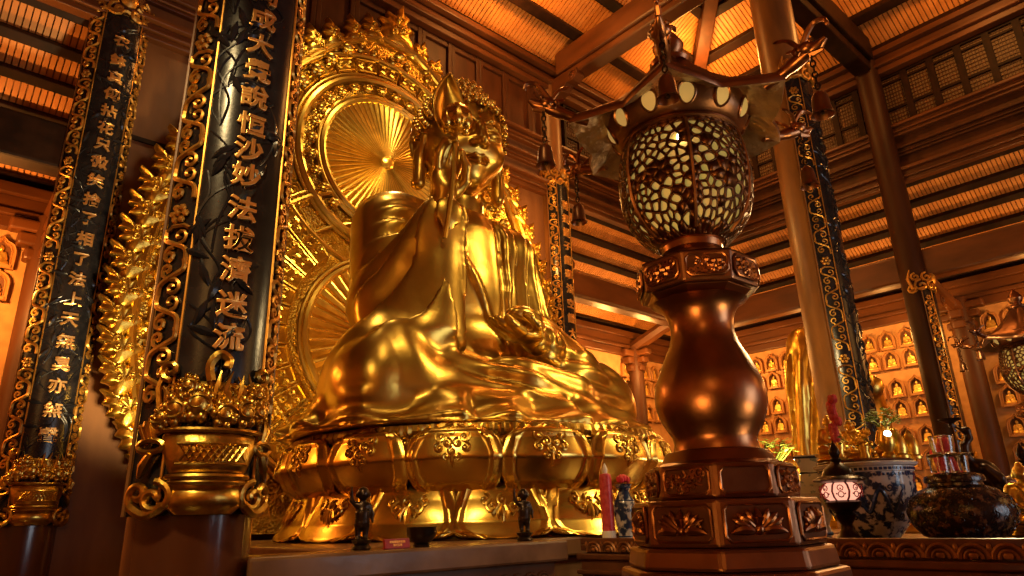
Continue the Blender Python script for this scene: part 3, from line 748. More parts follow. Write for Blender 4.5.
# stamen fringe
MB().lathe([(2.17,.93),(2.27,.95),(2.29,1.0),(2.27,1.06),(2.18,1.08),(0,1.08)],512,(TX,TY,TZ),mod=lambda a,z: 1+.012*(math.cos(a*128)>0)*(z<1.07)).build('stamen_fringe', GOLD, thr, 30)
def petal_mesh(name, W, Z0, Z1, rad, curl, orn, tip):
    WT = ([0,.1,.3,.55,.75,.88,.95,1],[.62,.80,.97,1,.88,.60,.33,0]) if tip else ([0,.12,.3,.5,.7,.85,.95,1],[0.80,.84,.90,.97,1.0,.94,.70,0])
    def base(s,t,h=0):                                  # petal of angle 0 (pointing to -Y)
        w_ = W*float(np.interp(t,*WT)); x = s*w_
        r_ = float(np.interp(t,*rad)); r_ += curl*(1-s*s)*math.sin(PI*min(1,t*1.05))*.6
        a = x/2.35
        return ((r_+h)*math.sin(a), -(r_+h)*math.cos(a), Z0+(Z1-Z0)*t)
    def fn(a,b):
        s,t = 2*a-1,b
        w_ = W*float(np.interp(t,*WT)); d = min((1-abs(s))*w_,(1-t)*(Z1-Z0)*.8 if tip else 9)
        h = .032*math.exp(-((d-.10)/.022)**2)
        return base(s,t,h)
    mb = MB(); mb.grid(fn,36,30)
    ob = mb.build(name, GOLDP, thr, 50, solid=.03, weld=.0004)
    mo = MB(); mo.map = lambda p: base(p[0]/max(.05,W*float(np.interp(p[1],*WT))),p[1],p[2])
    if orn:
        u0 = orn
        hs = Z1-Z0
        for (x,y,r_,sg) in ((0,.84,.055,1),(-.11,.76,.065,1),(.11,.76,.065,-1),(-.05,.68,.05,-1),(.05,.68,.05,1),(-.12,.62,.05,1),(.12,.62,.05,-1),(0,.58,.045,1),(-.05,.5,.035,1),(.05,.5,.035,-1)):
            mo.tube([(p[0],y+(p[1]-y)/hs,.025) for p in spiral(x,y,r_,1.25,PI/2,sg,16)],.0115,6)
            mo.ball((x,y,.02),(.02,.02/hs,.02),6)
        mo.tube([(0,.38,.02),(0,.46,.035),(0,.55,.025)],[.006,.022,.012],5)
        mo.tube([(-.19,.80,.02),(-.08,.90,.03),(0,.95,.03),(.08,.90,.03),(.19,.80,.02)],.014,5)
    else:
        hs = Z1-Z0
        for (x,y,r_,sg) in ((-.10,.42,.07,1),(.10,.42,.07,-1),(-.17,.30,.06,-1),(.17,.30,.06,1),(0,.32,.06,1)):
            mo.tube([(p[0],y+(p[1]-y)/hs,.03) for p in spiral(x,y,r_,1.25,PI/2,sg,16)],.0125,6)
        for q in (-2,-1,0,1,2):
            mo.tube([(q*.02,.4,.03),(q*.05,.55,.035),(q*.045,.70-.05*abs(q),.03)],[.014,.022,.005],5)
    mo.build('relief_ornament', GOLDV, ob, 40)
    return ob
up = petal_mesh('upper_petal',.485,.36,1.10,([0,.2,.5,.8,1],[2.06,2.24,2.36,2.33,2.21]),.10,1,True)
mid = petal_mesh('rear_petal',.40,.50,1.06,([0,.3,.7,1],[2.10,2.20,2.24,2.17]),.05,1,True)
lo_ = petal_mesh('lower_petal',.53,.50,.0,([0,.3,.7,.9,1],[2.16,2.20,2.28,2.36,2.40]),.08,0,False)
lo2 = petal_mesh('lower_rear_petal',.53,.48,.0,([0,.3,.7,.9,1],[2.10,2.14,2.22,2.28,2.32]),.06,0,False)
for src,off,n_ in ((up,0,16),(mid,.5,16),(lo_,.5,16),(lo2,0,16)):
    for k in range(n_):
        o = src if k==0 else copy_tree(src,thr)
        o.location = (0,0,0); o.rotation_euler.z = 2*PI*(k+off)/n_
# petal meshes were built around the origin: undo the parent offset baked into them
for me in {o.data for o in thr.children_recursive if o.name.split('.')[0] in ('upper_petal','rear_petal','lower_petal','lower_rear_petal','relief_ornament')}:
    me.transform(Matrix.Translation((TX,TY,TZ)))
# ------------------------------------------------------------------ the great Buddha
BX,BY,BZ = XC+.0,7.02,2.51
bud_ = thing('buddha_statue','colossal golden Buddha statue seated cross legged on the lotus throne','statue',(BX,BY,BZ))
B = (BX,BY,BZ)
def robe_field(h):
    f = Field((-2.75,-2.35,-.12),(2.75,1.7,3.75),h)
    k = .25
    f.ell((0,-.14,.04),(2.40,1.98,.17),.35); f.ell((0,-.05,.22),(2.2,1.75,.36),.35)
    for s in (-1,1):
        f.cap((s*.55,.1,.76),(s*1.68,-.55,.70),.62,.52,k)
        f.cap((s*1.75,-.65,.50),(-s*.35,-1.32,.46),.44,.32,k)
        f.ell((s*1.82,-.50,.52),(.48,.54,.46),k)
    f.ell((0,.35,.75),(1.2,1.0,.9),k)
    f.ell((0,.36,1.9),(1.0,.72,1.35),k)
    f.cap((-.98,.32,2.86),(.80,.32,2.86),.50,.48,.3)
    f.cap((0,.30,3.1),(0,.24,3.42),.46,.30,.2)
    # right arm: upper arm, raised forearm and the wide sleeve hanging from it
    f.cap((-1.22,.28,2.80),(-1.42,-.02,1.62),.46,.40,.2)
    f.cap((-1.42,-.05,1.60),(-1.08,-.78,2.62),.36,.25,.15)
    f.cap((-1.05,-.72,2.5),(-1.12,-.72,1.15),.22,.34,.15)
    f.cap((-1.4,-.1,1.55),(-1.45,-.45,.95),.40,.42,.2)
    f.cap((-1.25,-.4,1.9),(-1.25,-.6,1.0),.3,.4,.15)
    # left arm resting in the lap
    f.cap((.94,.30,2.78),(1.14,.05,1.55),.42,.36,.2)
    f.cap((1.14,.02,1.5),(.52,-.85,1.18),.36,.26,.15)
    f.cap((1.1,-.25,1.35),(1.1,-.75,.9),.36,.42,.2)
    # open chest
    f.cap((.02,-.62,3.3),(.16,-.86,1.75),.36,.16,.07,'s')
    f.ell((0,.1,3.75),(.45,.45,.35),.08,'s')
    # folds: sleeve drapes hang round the raised forearm, chest folds fall from the left shoulder,
    # lap folds sweep across the shins, hem folds spread outward
    W_ = lambda X,Y,Z: .06*np.sin(2.3*X+1.7*Z)+.05*np.sin(3.1*Y-2.2*Z+1)
    f.ripple((-2.3,-1.7,.78),(-.62,-.02,3.2), lambda X,Y,Z: (np.arctan2(Y+1.0+.25*(X+1.0),3.75-Z)+.5*W_(X,Y,Z))/.135, .095, .35)
    f.ripple((.12,-1.5,1.1),(2.3,1.2,3.4), lambda X,Y,Z: (X-.30*(Z-3.0)*(X-.2)*.5+.15*Y+W_(X,Y,Z))/.25, .07, .3)
    f.ripple((-1.2,-2.2,.22),(1.75,-.35,1.25), lambda X,Y,Z: (Z*1.0+.20*X+.10*np.abs(Y)+W_(X,Y,Z))/.27, .065, .35)
    f.ripple((-2.7,-1.7,.2),(-.75,.9,1.35), lambda X,Y,Z: (np.sqrt((X+.35)**2+(Y-.3)**2+(Z-.4)**2)*1.0+W_(X,Y,Z)*.7)/.42, .05, .25)
    f.ripple((-2.9,-2.5,-.2),(2.9,1.8,.42), lambda X,Y,Z: (np.arctan2(X,-(Y+.1))*9/PI+.15*np.sin(5*X)), .07, .12)
    F_ = lambda P,r,k_=.04: f.fold(P,r,k_,depth=.3)
    F_([(-.52,-.08,3.32),(-.42,-.52,2.85),(-.30,-.72,2.3),(-.02,-.80,1.75),(.25,-.78,1.55)],.07,.03)     # neck border
    F_([(.50,-.08,3.32),(.55,-.46,2.85),(.48,-.66,2.3),(.35,-.74,1.8)],.07,.03)
    F_([(-1.0,-.75,3.0),(-.80,-1.0,2.6),(-.80,-1.05,2.0),(-.82,-1.05,1.65)],.055,.03)                        # sleeve edge
    f.ell((.15,-.86,1.56),(.26,.16,.13),.06); f.ell((.32,-.92,1.44),(.12,.1,.16),.06)      # sash knot
    f.F = np.maximum(f.F, -f.ax[2][None,None,:])
    return f
mb = MB(); robe_field(.027).to(mb, B, smooth=1); mb.build('robe', GOLD, bud_, 0 or 60)
mb = MB()
f = Field((-1.3,-1.3,1.0),(1.3,1.0,3.5),.03)             # chest, arms
f.ell((0,.36,1.95),(.84,.66,1.2),.15); f.cap((-.85,.30,2.82),(.85,.30,2.82),.40,.40,.25)
f.ell((-.34,-.02,2.55),(.34,.24,.24),.15); f.ell((.30,-.02,2.55),(.30,.24,.24),.15)
f.cap((0,.28,2.9),(0,.2,3.45),.36,.32,.2)
f.cap((-1.14,-.74,2.5),(-1.12,-.86,2.98),.17,.14,.1)       # right wrist
f.cap((.7,-.82,1.22),(.25,-.98,1.20),.2,.16,.1)          # left wrist
f.to(mb, B)
def hand_fields():
    h = .0165
    f = Field((-1.45,-1.4,2.75),(-.5,-.55,3.8),h); HN = len(mb.v)        # raised right hand holding the stem
    f.cap((-1.01,-.85,2.85),(-.99,-.88,3.0),.14,.15,.05)
    f.ell((-.98,-.90,3.12),(.20,.10,.23),.06)
    for q,(x,l) in enumerate(((-1.12,.30),(-1.03,.36),(-.94,.35),(-.85,.27))):
        b = Vector((x,-.92,3.28)); a1 = b+Vector(((x+.98)*.2,-.06,l*.5)); a2 = a1+Vector((.02,-.10 if q<2 else -.02,l*.42)); a3 = a2+Vector((.02,-.06 if q<2 else .03,l*.22 if q>1 else -.03))
        f.chain([tuple(b),tuple(a1),tuple(a2),tuple(a3)],[.062,.056,.050,.040],.025)
    f.chain([(-.84,-.92,3.0),(-.76,-1.02,3.14),(-.80,-1.10,3.30),(-.88,-1.12,3.40)],[.075,.066,.056,.045],.03)
    f.to(mb, (B[0]-.13,B[1],B[2]-.06))
    f = Field((-.6,-1.55,.95),(.6,-.6,1.55),h)           # left hand lying palm up in the lap
    f.cap((.38,-.94,1.22),(.2,-.98,1.22),.15,.15,.05)
    f.ell((.02,-1.02,1.23),(.25,.19,.085),.06)
    for q in range(4):
        y = -.90-.095*q; l = (.30,.36,.35,.27)[q]
        f.chain([(-.14,y,1.24),(-.14-l*.5,y-.02,1.29),(-.14-l*.8,y-.02,1.33),(-.14-l,y-.01,1.38)],[.056,.052,.047,.038],.02)
    f.chain([(.16,-1.16,1.26),(.05,-1.24,1.34),(-.06,-1.24,1.42),(-.13,-1.21,1.46)],[.068,.06,.052,.042],.03)
    f.to(mb, B)
hand_fields()
HX,HY,HZ = -.06,.14,4.42                                # head centre (local)
HROT = Matrix.Rotation(R(-13),4,'Z') @ Matrix.Rotation(R(9),4,'X')
def head():
    f = Field((-.95,-1.0,-1.25),(.95,.95,.98),.0165)
    f.ell((0,.06,.12),(.62,.68,.68),.1)
    f.ell((0,-.12,-.18),(.545,.52,.58),.15)
    f.ell((0,-.34,-.58),(.25,.22,.19),.15)
    for s in (-1,1):
        f.ell((s*.29,-.40,-.25),(.22,.20,.24),.12)
        f.ell((s*.235,-.60,.03),(.19,.09,.095),.06,'s')             # socket
        f.ell((s*.235,-.54,.015),(.165,.10,.085),.02)                # lidded eye
        f.chain([(s*.37,-.565,-.012),(s*.235,-.655,-.035),(s*.10,-.605,-.005)],.013,.012,'s')
        f.chain([(s*.05,-.66,.13),(s*.16,-.68,.185),(s*.30,-.60,.19),(s*.44,-.44,.11)],[.022,.032,.03,.012],.03)
        f.ell((s*.085,-.685,-.185),(.07,.07,.05),.03)
        f.ell((s*.15,-.56,-.405),(.035,.03,.03),.03,'s')
        # long ears
        f.ell((s*.635,.06,-.05),(.07,.20,.33),.05); f.cap((s*.64,.02,-.25),(s*.645,-.03,-.72),.085,.105,.05)
        f.ell((s*.70,.03,-.02),(.05,.11,.20),.03,'s'); f.cap((s*.72,.0,-.5),(s*.72,.0,-.66),.04,.05,.02,'s')
        f.chain([(s*.70,.18,.18),(s*.71,.22,-.05),(s*.70,.12,-.3)],.032,.02)
    f.chain([(0,-.655,.16),(0,-.715,.02),(0,-.80,-.17)],[.045,.06,.085],.05)
    f.ell((0,-.80,-.19),(.075,.07,.06),.04)
    f.chain([(-.17,-.60,-.385),(-.06,-.685,-.36),(0,-.675,-.372),(.06,-.685,-.36),(.17,-.60,-.385)],[.018,.034,.03,.034,.018],.02)
    f.chain([(-.14,-.60,-.425),(0,-.675,-.45),(.14,-.60,-.425)],[.02,.044,.02],.025)
    f.chain([(-.18,-.60,-.405),(0,-.70,-.408),(.18,-.60,-.405)],.009,.008,'s')
    f.ell((0,-.645,.33),.038,.01)
    f.cap((0,.16,-.5),(0,.16,-1.2),.35,.37,.12)
    for q in (-.86,-.98,-1.1): f.chain([(.36*math.sin(a),.16-.36*math.cos(a),q) for a in np.linspace(-1.4,1.4,8)],.03,.03)
    V,Fc = f.mesh()
    for _ in range(2):
        A = np.zeros_like(V); c = np.zeros(len(V))
        for i in range(4): np.add.at(A,Fc[:,i],V[Fc[:,(i+1)%4]]); np.add.at(c,Fc[:,i],1)
        V = V*.6+.4*A/np.maximum(c,1)[:,None]
    mb.add([tuple(HROT @ Vector(p)+Vector((HX+BX,HY+BY,HZ+BZ))) for p in V.tolist()],[tuple(q) for q in Fc.tolist()])
head()
mb.build('body', GOLD, bud_, 60)
hb = MB(); hb.map = lambda p: tuple(HROT @ Vector(p)+Vector((HX+BX,HY+BY,HZ+BZ)))
hb.ball((0,.07,.14),(.645,.69,.70),40); hb.ball((0,.12,.76),(.33,.34,.27),20)
gr = PI*(3-5**.5)
def curls(c,r,n_,s_,test):
    for i in range(n_):
        z = 1-2*(i+.5)/n_; q = math.sqrt(1-z*z); a = i*gr; p = (c[0]+r[0]*q*math.cos(a),c[1]+r[1]*q*math.sin(a),c[2]+r[2]*z)
        if not test(p): continue
        hb.ball(p,(s_,s_,s_*1.0),8)
        d = (Vector(p)-Vector(c)).normalized()*s_*.7; hb.ball(tuple(Vector(p)+d),s_*.55,6)
def hl(p):
    x,y,z = p
    if y < -.44: return z > .43-.10*(abs(x)/.5)**2
    if y < .10: return z > .40-.50*min(1,(y+.44)/.34)
    return z > -.55
curls((0,.07,.14),(.665,.70,.72),330,.070,hl)
curls((0,.12,.76),(.35,.36,.29),110,.060,lambda p: p[2]>.72)
# drop the smooth under-shell where the face shows
keep = []; A_ = np.array([HROT.inverted() @ (Vector(v)-Vector((HX+BX,HY+BY,HZ+BZ))) for v in hb.v])
hb.f = [q for q in hb.f if min(hl(tuple(A_[i])) or A_[i][2]>.6 for i in q)]
hb.build('hair_curls', GOLDH, bud_, 60)
# the flower in his raised hand
fx,fy,fz = BX-1.13,BY-1.10,BZ+3.30
fl = thing('lotus_flower','golden lotus bud and leaf on a stem in the Buddha\'s raised right hand','flower',(fx,fy,fz-1.1))
MB().tube(catmull([(fx-.06,fy+.10,fz-1.05),(fx-.02,fy+.03,fz-.5),(fx,fy,fz),(fx+.02,fy-.02,fz+.40)],5),.032,8).build('stem', GOLD, fl)
pb = MB(); c0 = Vector((fx+.02,fy-.02,fz+.36))
pb.lathe([(.03,0),(.13,.04),(.19,.14),(.19,.24),(.13,.34),(.05,.40),(0,.42)],24,tuple(c0),mod=lambda a,z: 1+.07*math.cos(6*a))
for q in range(6):
    a = q*PI/3; pb.ball((c0.x+.14*math.cos(a),c0.y+.14*math.sin(a),c0.z+.15),(.075,.075,.15),8)
pb.build('bud', GOLDP, fl)
lb = MB()
def leaf(a,b):
    w_ = .36*math.sin(PI*(.12+.88*b)**.8)**.8*(1-b*.15); s_ = 2*a-1
    return (fx+.02+s_*w_*.8, fy+.20-.10*s_*s_, fz+.45+.85*b)
lb.grid(leaf,14,16); lb.build('leaf', GOLD, fl, 60, solid=.025)
# ------------------------------------------------------------------ altar platform
def scallops(mb, p0, ex, nrm, L, z0, step, r):
    n_ = int(L/step); ex = Vector(ex); nrm = Vector(nrm); p0 = Vector(p0)
    for i in range(n_):
        c = p0+ex*(step*(i+.5))
        for q in (1,.68,.36):
            mb.tube([tuple(c+ex*(r*q*math.cos(a))+nrm*(.012)+Vector((0,0,z0+r*q*math.sin(a)))) for a in [PI*j/8 for j in range(9)]],.013,5)
t = thing('altar_platform','grey brown marble altar platform with wave carved edge below the lotus throne','altar',(3.0,4.6,0))
MB().prism([(1.67,4.13),(4.30,4.13),(4.30,4.6),(1.83,4.6),(1.83,4.42),(1.75,4.27),(1.68,4.19)],1.27,1.43).box(2.6,9.3,4.6,9.3,1.27,1.43).build('top_slab', STONE, t, 0, bevel=.02)
MB().box(1.86,4.22,4.22,4.6,0,1.27).box(2.7,9.2,4.66,9.2,0,1.27).build('body', STONE, t, 0)
mb = MB(); scallops(mb,(1.85,4.22,0),(1,0,0),(0,-1,0),2.36,1.12,.135,.075); scallops(mb,(1.92,4.22,0),(1,0,0),(0,-1,0),2.2,1.02,.135,.075)
mb.box(1.80,4.24,4.20,4.24,.96,1.0).build('wave_frieze', STONE, t)
# ------------------------------------------------------------------ small things on the altar
def child_field():
    f = Field((-.13,-.10,-.01),(.13,.10,.36),.0052); k = .012
    for s in (-1,1):
        f.cap((s*.024,0,.012),(s*.026,0,.10),.017,.024,k); f.ell((s*.026,-.016,.008),(.016,.03,.011),k)
    f.cap((0,.002,.11),(0,0,.135),.048,.044,k); f.ell((0,0,.19),(.044,.034,.06),.02)
    f.ell((0,-.012,.165),(.038,.034,.035),.02)
    f.cap((-.03,0,.225),(.03,0,.225),.022,.022,.015); f.cap((0,0,.24),(0,-.002,.262),.018,.018,.01)
    f.ell((0,-.003,.300),(.042,.042,.047),.008); f.ell((0,-.042,.292),(.009,.012,.009),.008)
    for s in (-1,1): f.ell((s*.043,.002,.294),(.008,.012,.019),.006)
    f.cap((-.045,0,.225),(-.075,-.004,.255),.017,.014,k); f.cap((-.075,-.004,.255),(-.078,-.01,.315),.013,.010,k)   # arm raised
    f.cap((-.078,-.01,.315),(-.078,-.012,.350),.008,.005,.005)
    f.cap((.045,0,.222),(.066,0,.165),.016,.013,k); f.cap((.066,0,.165),(.068,-.012,.115),.012,.009,k)
    for j in range(7):
        z = .105+.013*j; f.chain([(.05*math.sin(a),-.046*math.cos(a),z+.012*math.sin(a)) for a in np.linspace(-1.4,1.4,7)],.004,.004)
    return f
CH = child_field()
def child(x, y, z, rz, label):
    t = thing('child_buddha_statuette',label,'statuette',(x,y,z),'small dark standing child Buddhas on the altar')
    MB().lathe([(.062,0),(.068,.012),(.058,.024),(.046,.034),(.058,.046),(.066,.062),(.05,.068),(0,.068)],24,(x,y,z),mod=lambda a,zz: 1+.06*math.cos(9*a)*(.03<zz<.066)).build('lotus_base', BRONZD, t)
    mb = MB(); CH.to(mb,(x,y,z+.064)); mb.build('body', BRONZD, t, 60); t.rotation_euler.z = rz
    return t
child(2.51,4.34,1.43,R(-28),'dark child Buddha statuette with raised arm, left of the black bowl')
child(4.01,4.34,1.43,R(-35),'dark child Buddha statuette with raised arm, right of the black bowl near the marble corner')
t = thing('offering_bowl','small black bowl of incense ash on the marble altar between two statuettes','bowl',(2.97,4.30,1.43))
MB().lathe([(.055,0),(.06,.015),(.05,.022),(.085,.05),(.108,.09),(.105,.125),(.112,.135),(.10,.135),(.096,.11),(0,.11)],32,(2.97,4.30,1.43)).build('body', BRONZD, t)
mb = MB(); rnd = random.Random(4)
for q in range(14): mb.ball((2.97+rnd.uniform(-.07,.07),4.30+rnd.uniform(-.07,.07),1.545),(.03,.03,.014),6)
mb.build('ash', BRONZD, t)
t = thing('name_plaque','small dark red plaque with two lines of gold writing beside the bowl','plaque',(2.73,4.24,1.43))
px_,py_,pz_ = 2.73,4.24,1.43
Mx = Matrix.Translation((px_,py_,pz_)) @ Matrix.Rotation(R(-14),4,'X')
MB().box(-.10,.10,-.012,.012,0,.065,Mx).build('board', REDD, t, 0, bevel=.003)
MB().box(-.08,.08,-.005,.06,0,.012,Matrix.Translation((px_,py_,pz_))).build('foot', REDD, t, 0)
for zz,ln in ((.043,'南無釋迦牟尼佛'),(.022,'佛光普照')):
    vs,fs = glyph(ln,.018,.0003,.001); mb = MB()
    mb.add([tuple(Mx @ Vector((x,-.013-z,zz+y))) for x,y,z in vs],fs); mb.build('lettering', GOLDD, t, 0)

# ------------------------------------------------------------------ offering table running out beside the lantern
TZ1 = 1.37; EX = 4.75; EY = 4.42
t = thing('offering_table','long dark carved wooden offering table with lotus moulded edge on the right','table',(6.4,2.5,0))
MB().box(EX,7.3,-1.2,EY,TZ1-.05,TZ1).build('table_top', CARVW, t, 0, bevel=.01)
MB().box(EX,EX+.05,-1.2,EY,TZ1,TZ1+.055).build('raised_rim', CARVW, t, 0, bevel=.01)
MB().box(EX+.04,7.26,-1.16,EY-.04,TZ1-.17,TZ1-.05).build('apron', CARVW, t, 0)
mb = MB()
n_ = int(5.45/.17)
for i in range(n_):
    y = -1.1+.17*(i+.5)
    for q in (1,.6):
        mb.tube([(EX-.008,y+.075*q*math.cos(a),TZ1-.055+.075*q*math.sin(a)) for a in [PI*j/8 for j in range(9)]],.014*(1 if q==1 else .8),5)
    mb.ball((EX-.008,y,TZ1-.04),(.015,.03,.02),6)
    mb.ball((EX-.008,y+.085,TZ1),(.012,.016,.03),6)
mb.build('lotus_moulding', FRETD, t)
MB().box(EX-.03,7.33,-1.23,EY+.03,TZ1-.12,TZ1-.07).box(EX+.0,7.30,-1.2,EY,TZ1-.26,TZ1-.12).box(EX-.035,7.33,-1.23,EY+.03,TZ1-.24,TZ1-.20).build('ledge', CARVW, t, 0, bevel=.012)
MB().box(EX+.15,7.15,-1.05,EY-.15,.25,TZ1-.26).build('body', CARVW, t, 0)
for y in (-1.1,1.6,4.15):
    for x in (EX+.05,7.1): MB().box(x,x+.18,y-.04,y+.14,0,TZ1-.26).build('leg', CARVW, t, 0, bevel=.02)
MB().box(EX-.05,7.35,-1.25,EY+.05,.0,.25).build('plinth', CARVW, t, 0, bevel=.03)
def lantern_small(x, y, label):
    z = TZ1; t = thing('table_lamp',label,'lamp',(x,y,z),'dark table lamps with pink glowing globes')
    MB().lathe([(.10,0),(.105,.02),(.075,.05),(.05,.09),(.045,.13),(.07,.17),(.085,.20),(.06,.23)],28,(x,y,z)).build('base', BRONZD, t)
    MB().lathe([(.05,.22),(.09,.235),(.13,.27),(.14,.30),(.12,.315),(.0,.315)],28,(x,y,z)).build('cup', BRONZD, t)
    MB().lathe([(.09,.305),(.14,.34),(.162,.385),(.14,.43),(.10,.455)],32,(x,y,z)).build('glowing_globe', PINK, t)
    mb = MB()
    for k in range(8):
        a = k*PI/4; mb.tube([(x+r_*math.cos(a),y+r_*math.sin(a),z+h) for r_,h in ((.092,.305),(.143,.34),(.166,.385),(.143,.43),(.10,.457))],.008,5)
        for q in range(2):
            a1 = a+PI/8; 
            mb.torus((x+.158*math.cos(a1),y+.158*math.sin(a1),z+.36+.05*q),.022,.0045,8,4,Matrix.Rotation(a1+PI/2,4,'Z') @ Matrix.Rotation(PI/2,4,'X'))
        for q in range(3):
            a1 = a+PI/8*(.5+q*.5); mb.ball((x+.162*math.cos(a1),y+.162*math.sin(a1),z+.385+(.02 if q%2 else -.02)),.007,5)
    mb.build('globe_lattice', REDD, t)
    MB().lathe([(.10,.45),(.19,.465),(.205,.475),(.19,.49),(.13,.51),(.11,.56),(.06,.60),(.04,.62)],32,(x,y,z)).build('dome_cap', BRONZD, t)
    MB().lathe([(.035,.615),(.045,.64),(.03,.66),(.045,.69),(.04,.72),(.018,.76),(0,.80)],20,(x,y,z)).build('finial', BRONZD, t)
    return t
l1 = lantern_small(5.62,2.43,'dark table lamp with pink glowing globe in front of the blue and white basin')
l1.scale = (.95,)*3
# second lamp further along
dup(l1,(7.0,1.50,TZ1),'dark table lamp with pink glowing globe at the right edge of the picture').scale = (.9,)*3
bx,by = 6.25,2.47
t = thing('porcelain_basin','large blue and white porcelain basin painted with dragons on the offering table','basin',(bx,by,TZ1))
rb_ = [(.17,0),(.21,.04),(.285,.14),(.335,.28),(.355,.42),(.36,.52)]
MB().lathe([(.16,0)]+rb_,64,(bx,by,TZ1)).build('body', PORC, t)
MB().lathe([(.36,.515),(.37,.52),(.37,.555),(.395,.565),(.405,.585),(.39,.595),(.345,.59),(.335,.5),(0,.45)],64,(bx,by,TZ1)).build('rim', PORCW, t)
mb = MB()
for k in range(64):
    a = 2*PI*k/64; c_,s_ = math.cos(a),math.sin(a)
    M4 = Matrix.Translation((bx+.37*c_,by+.37*s_,TZ1+.537)) @ Matrix.Rotation(a,4,'Z')
    mb.box(-.004,.005,-.012,.012,-.011,.011,M4)
for k in range(64):
    a = 2*PI*(k+.5)/64; M4 = Matrix.Translation((bx+.361*math.cos(a),by+.361*math.sin(a),TZ1+.495)) @ Matrix.Rotation(a,4,'Z')
    mb.box(-.003,.004,-.009,.009,-.012,.008,M4)
mb.build('key_pattern_band', PORCB, t, 0)
dr = MB()                                                # painted dragon bodies, thin raised enamel
def onb(a,z): 
    r_ = float(np.interp(z,[h for _,h in rb_],[r for r,_ in rb_]))+.002; return (bx+r_*math.cos(a),by+r_*math.sin(a),TZ1+z)
for d in range(4):
    a0 = R(120)+d*PI/2
    dr.tube([onb(a0+.85*(i/39-.5)*1.5,.29+.085*math.sin(i*.36)) for i in range(40)],[.005+.013*math.sin(PI*(i+.5)/40) for i in range(40)],6)
    for q in range(5): dr.tube([onb(a0-.6+.3*q+p[0]/.34,.17+.22*(q%2)+p[1]) for p in spiral(0,0,.035,1.4,q,1,12)],.006,5)
    for i in range(3,22,3):
        p = (a0+.85*(i/23-.5)*1.5,.29+.085*math.sin(i*.36*39/23)); dr.tube([onb(*p),onb(p[0]+.09,p[1]+.05*(-1)**i),onb(p[0]+.15,p[1]+.03*(-1)**i)],[.010,.007,.003],5)
dr.build('painted_dragon', PORCB, t)
t = thing('basin_cover','round dark board lying across the rim of the porcelain basin','board',(bx,by,TZ1+.595))
MB().lathe([(.37,.597),(.38,.605),(.37,.617),(0,.617)],48,(bx,by,TZ1)).build('disc', CARVW, t)
# seated gilt statuettes
def seated_field(h=.014):
    f = Field((-.30,-.26,-.01),(.30,.20,.62),h); k = .04
    f.ell((0,-.02,.035),(.25,.20,.045),k)
    for s in (-1,1):
        f.cap((s*.07,.02,.09),(s*.19,-.07,.075),.075,.06,k); f.cap((s*.19,-.08,.065),(-s*.04,-.16,.06),.05,.036,k)
        f.cap((s*.125,.02,.36),(s*.17,.0,.21),.052,.045,k); f.cap((s*.17,-.01,.20),(s*.04,-.13,.15),.043,.03,k)
    f.ell((0,.03,.24),(.12,.085,.16),k); f.cap((-.09,.03,.36),(.09,.03,.36),.06,.06,k)
    f.cap((0,.025,.40),(0,.01,.45),.042,.04,.02)
    f.ell((0,0,.505),(.068,.074,.085),.02); f.ell((0,.01,.59),(.038,.038,.03),.02)
    for s in (-1,1): f.ell((s*.072,.01,.49),(.013,.022,.045),.01)
    f.ell((0,-.075,.50),(.013,.016,.022),.012)
    f.chain([(-.07,-.03,.42),(-.02,-.10,.30),(.06,-.10,.2)],.014,.012); f.chain([(.07,-.03,.42),(.07,-.085,.30),(.06,-.10,.22)],.014,.012)
    return f
SEAT = seated_field(); SB = MB(); SEAT.to(SB, smooth=1)
sm = seated_field(.03); SS = MB(); sm.to(SS, smooth=1)
def seated(x,y,z,s,rz,label,group,mb_=None,m=GOLDS,hair=True,lotus=True):
    t = thing('seated_buddha_statuette',label,'statuette',(x,y,z),group)
    h = 0
    if lotus:
        MB().lathe([(.22*s,0),(.26*s,.03*s),(.20*s,.06*s),(.26*s,.10*s),(.27*s,.12*s),(0,.12*s)],28,(x,y,z),mod=lambda a,zz: 1+.05*math.cos(12*a)).build('lotus_base', m, t); h = .115*s
    mb = MB(); mb.add([(x+a*s,y+b*s,z+h+c*s) for a,b,c in (mb_ or SB).v],(mb_ or SB).f); mb.build('body', m, t, 60)
    if hair:
        q = MB(); q.ball((x,y+.012*s,z+h+.525*s),(.073*s,.076*s,.075*s),12); q.ball((x,y+.012*s,z+h+.60*s),(.037*s,.037*s,.03*s),8)
        A = [i for i,f_ in enumerate(q.f)]
        q.f = [f_ for f_ in q.f if not all(q.v[i][1] < y-.02*s and q.v[i][2] < z+h+.545*s for i in f_)]
        q.build('hair', BRONZD if hair=='dark' else m, t)
    t.rotation_euler.z = rz
    return t
gz = TZ1+.617
g_ = 'gilt statuettes on the basin cover'
seated(6.08,2.64,gz,.54,R(-50),'leftmost gilt seated Buddha statuette on the basin, all gold',g_)
seated(6.37,2.58,gz,.52,R(-55),'gilt seated Buddha statuette with dark hair, second from left on the basin',g_,hair='dark')
seated(6.44,2.30,gz,.50,R(-60),'gilt seated statuette third from left on the basin, apart from the pair',g_)
def bell_stupa(x,y,z,s,label):
    t = thing('gilt_stupa',label,'stupa',(x,y,z),g_)
    MB().lathe([(.11*s,0),(.11*s,.03*s),(.09*s,.05*s),(.10*s,.12*s),(.085*s,.2*s),(.05*s,.27*s),(.02*s,.3*s),(0,.36*s)],20,(x,y,z)).build('body', GOLDS, t)
bell_stupa(6.24,2.17,gz,.72,'small gilt cone shaped stupa at the right rim of the basin')
bell_stupa(6.46,2.15,gz,.72,'small gilt cone shaped stupa behind the flower vase on the basin')
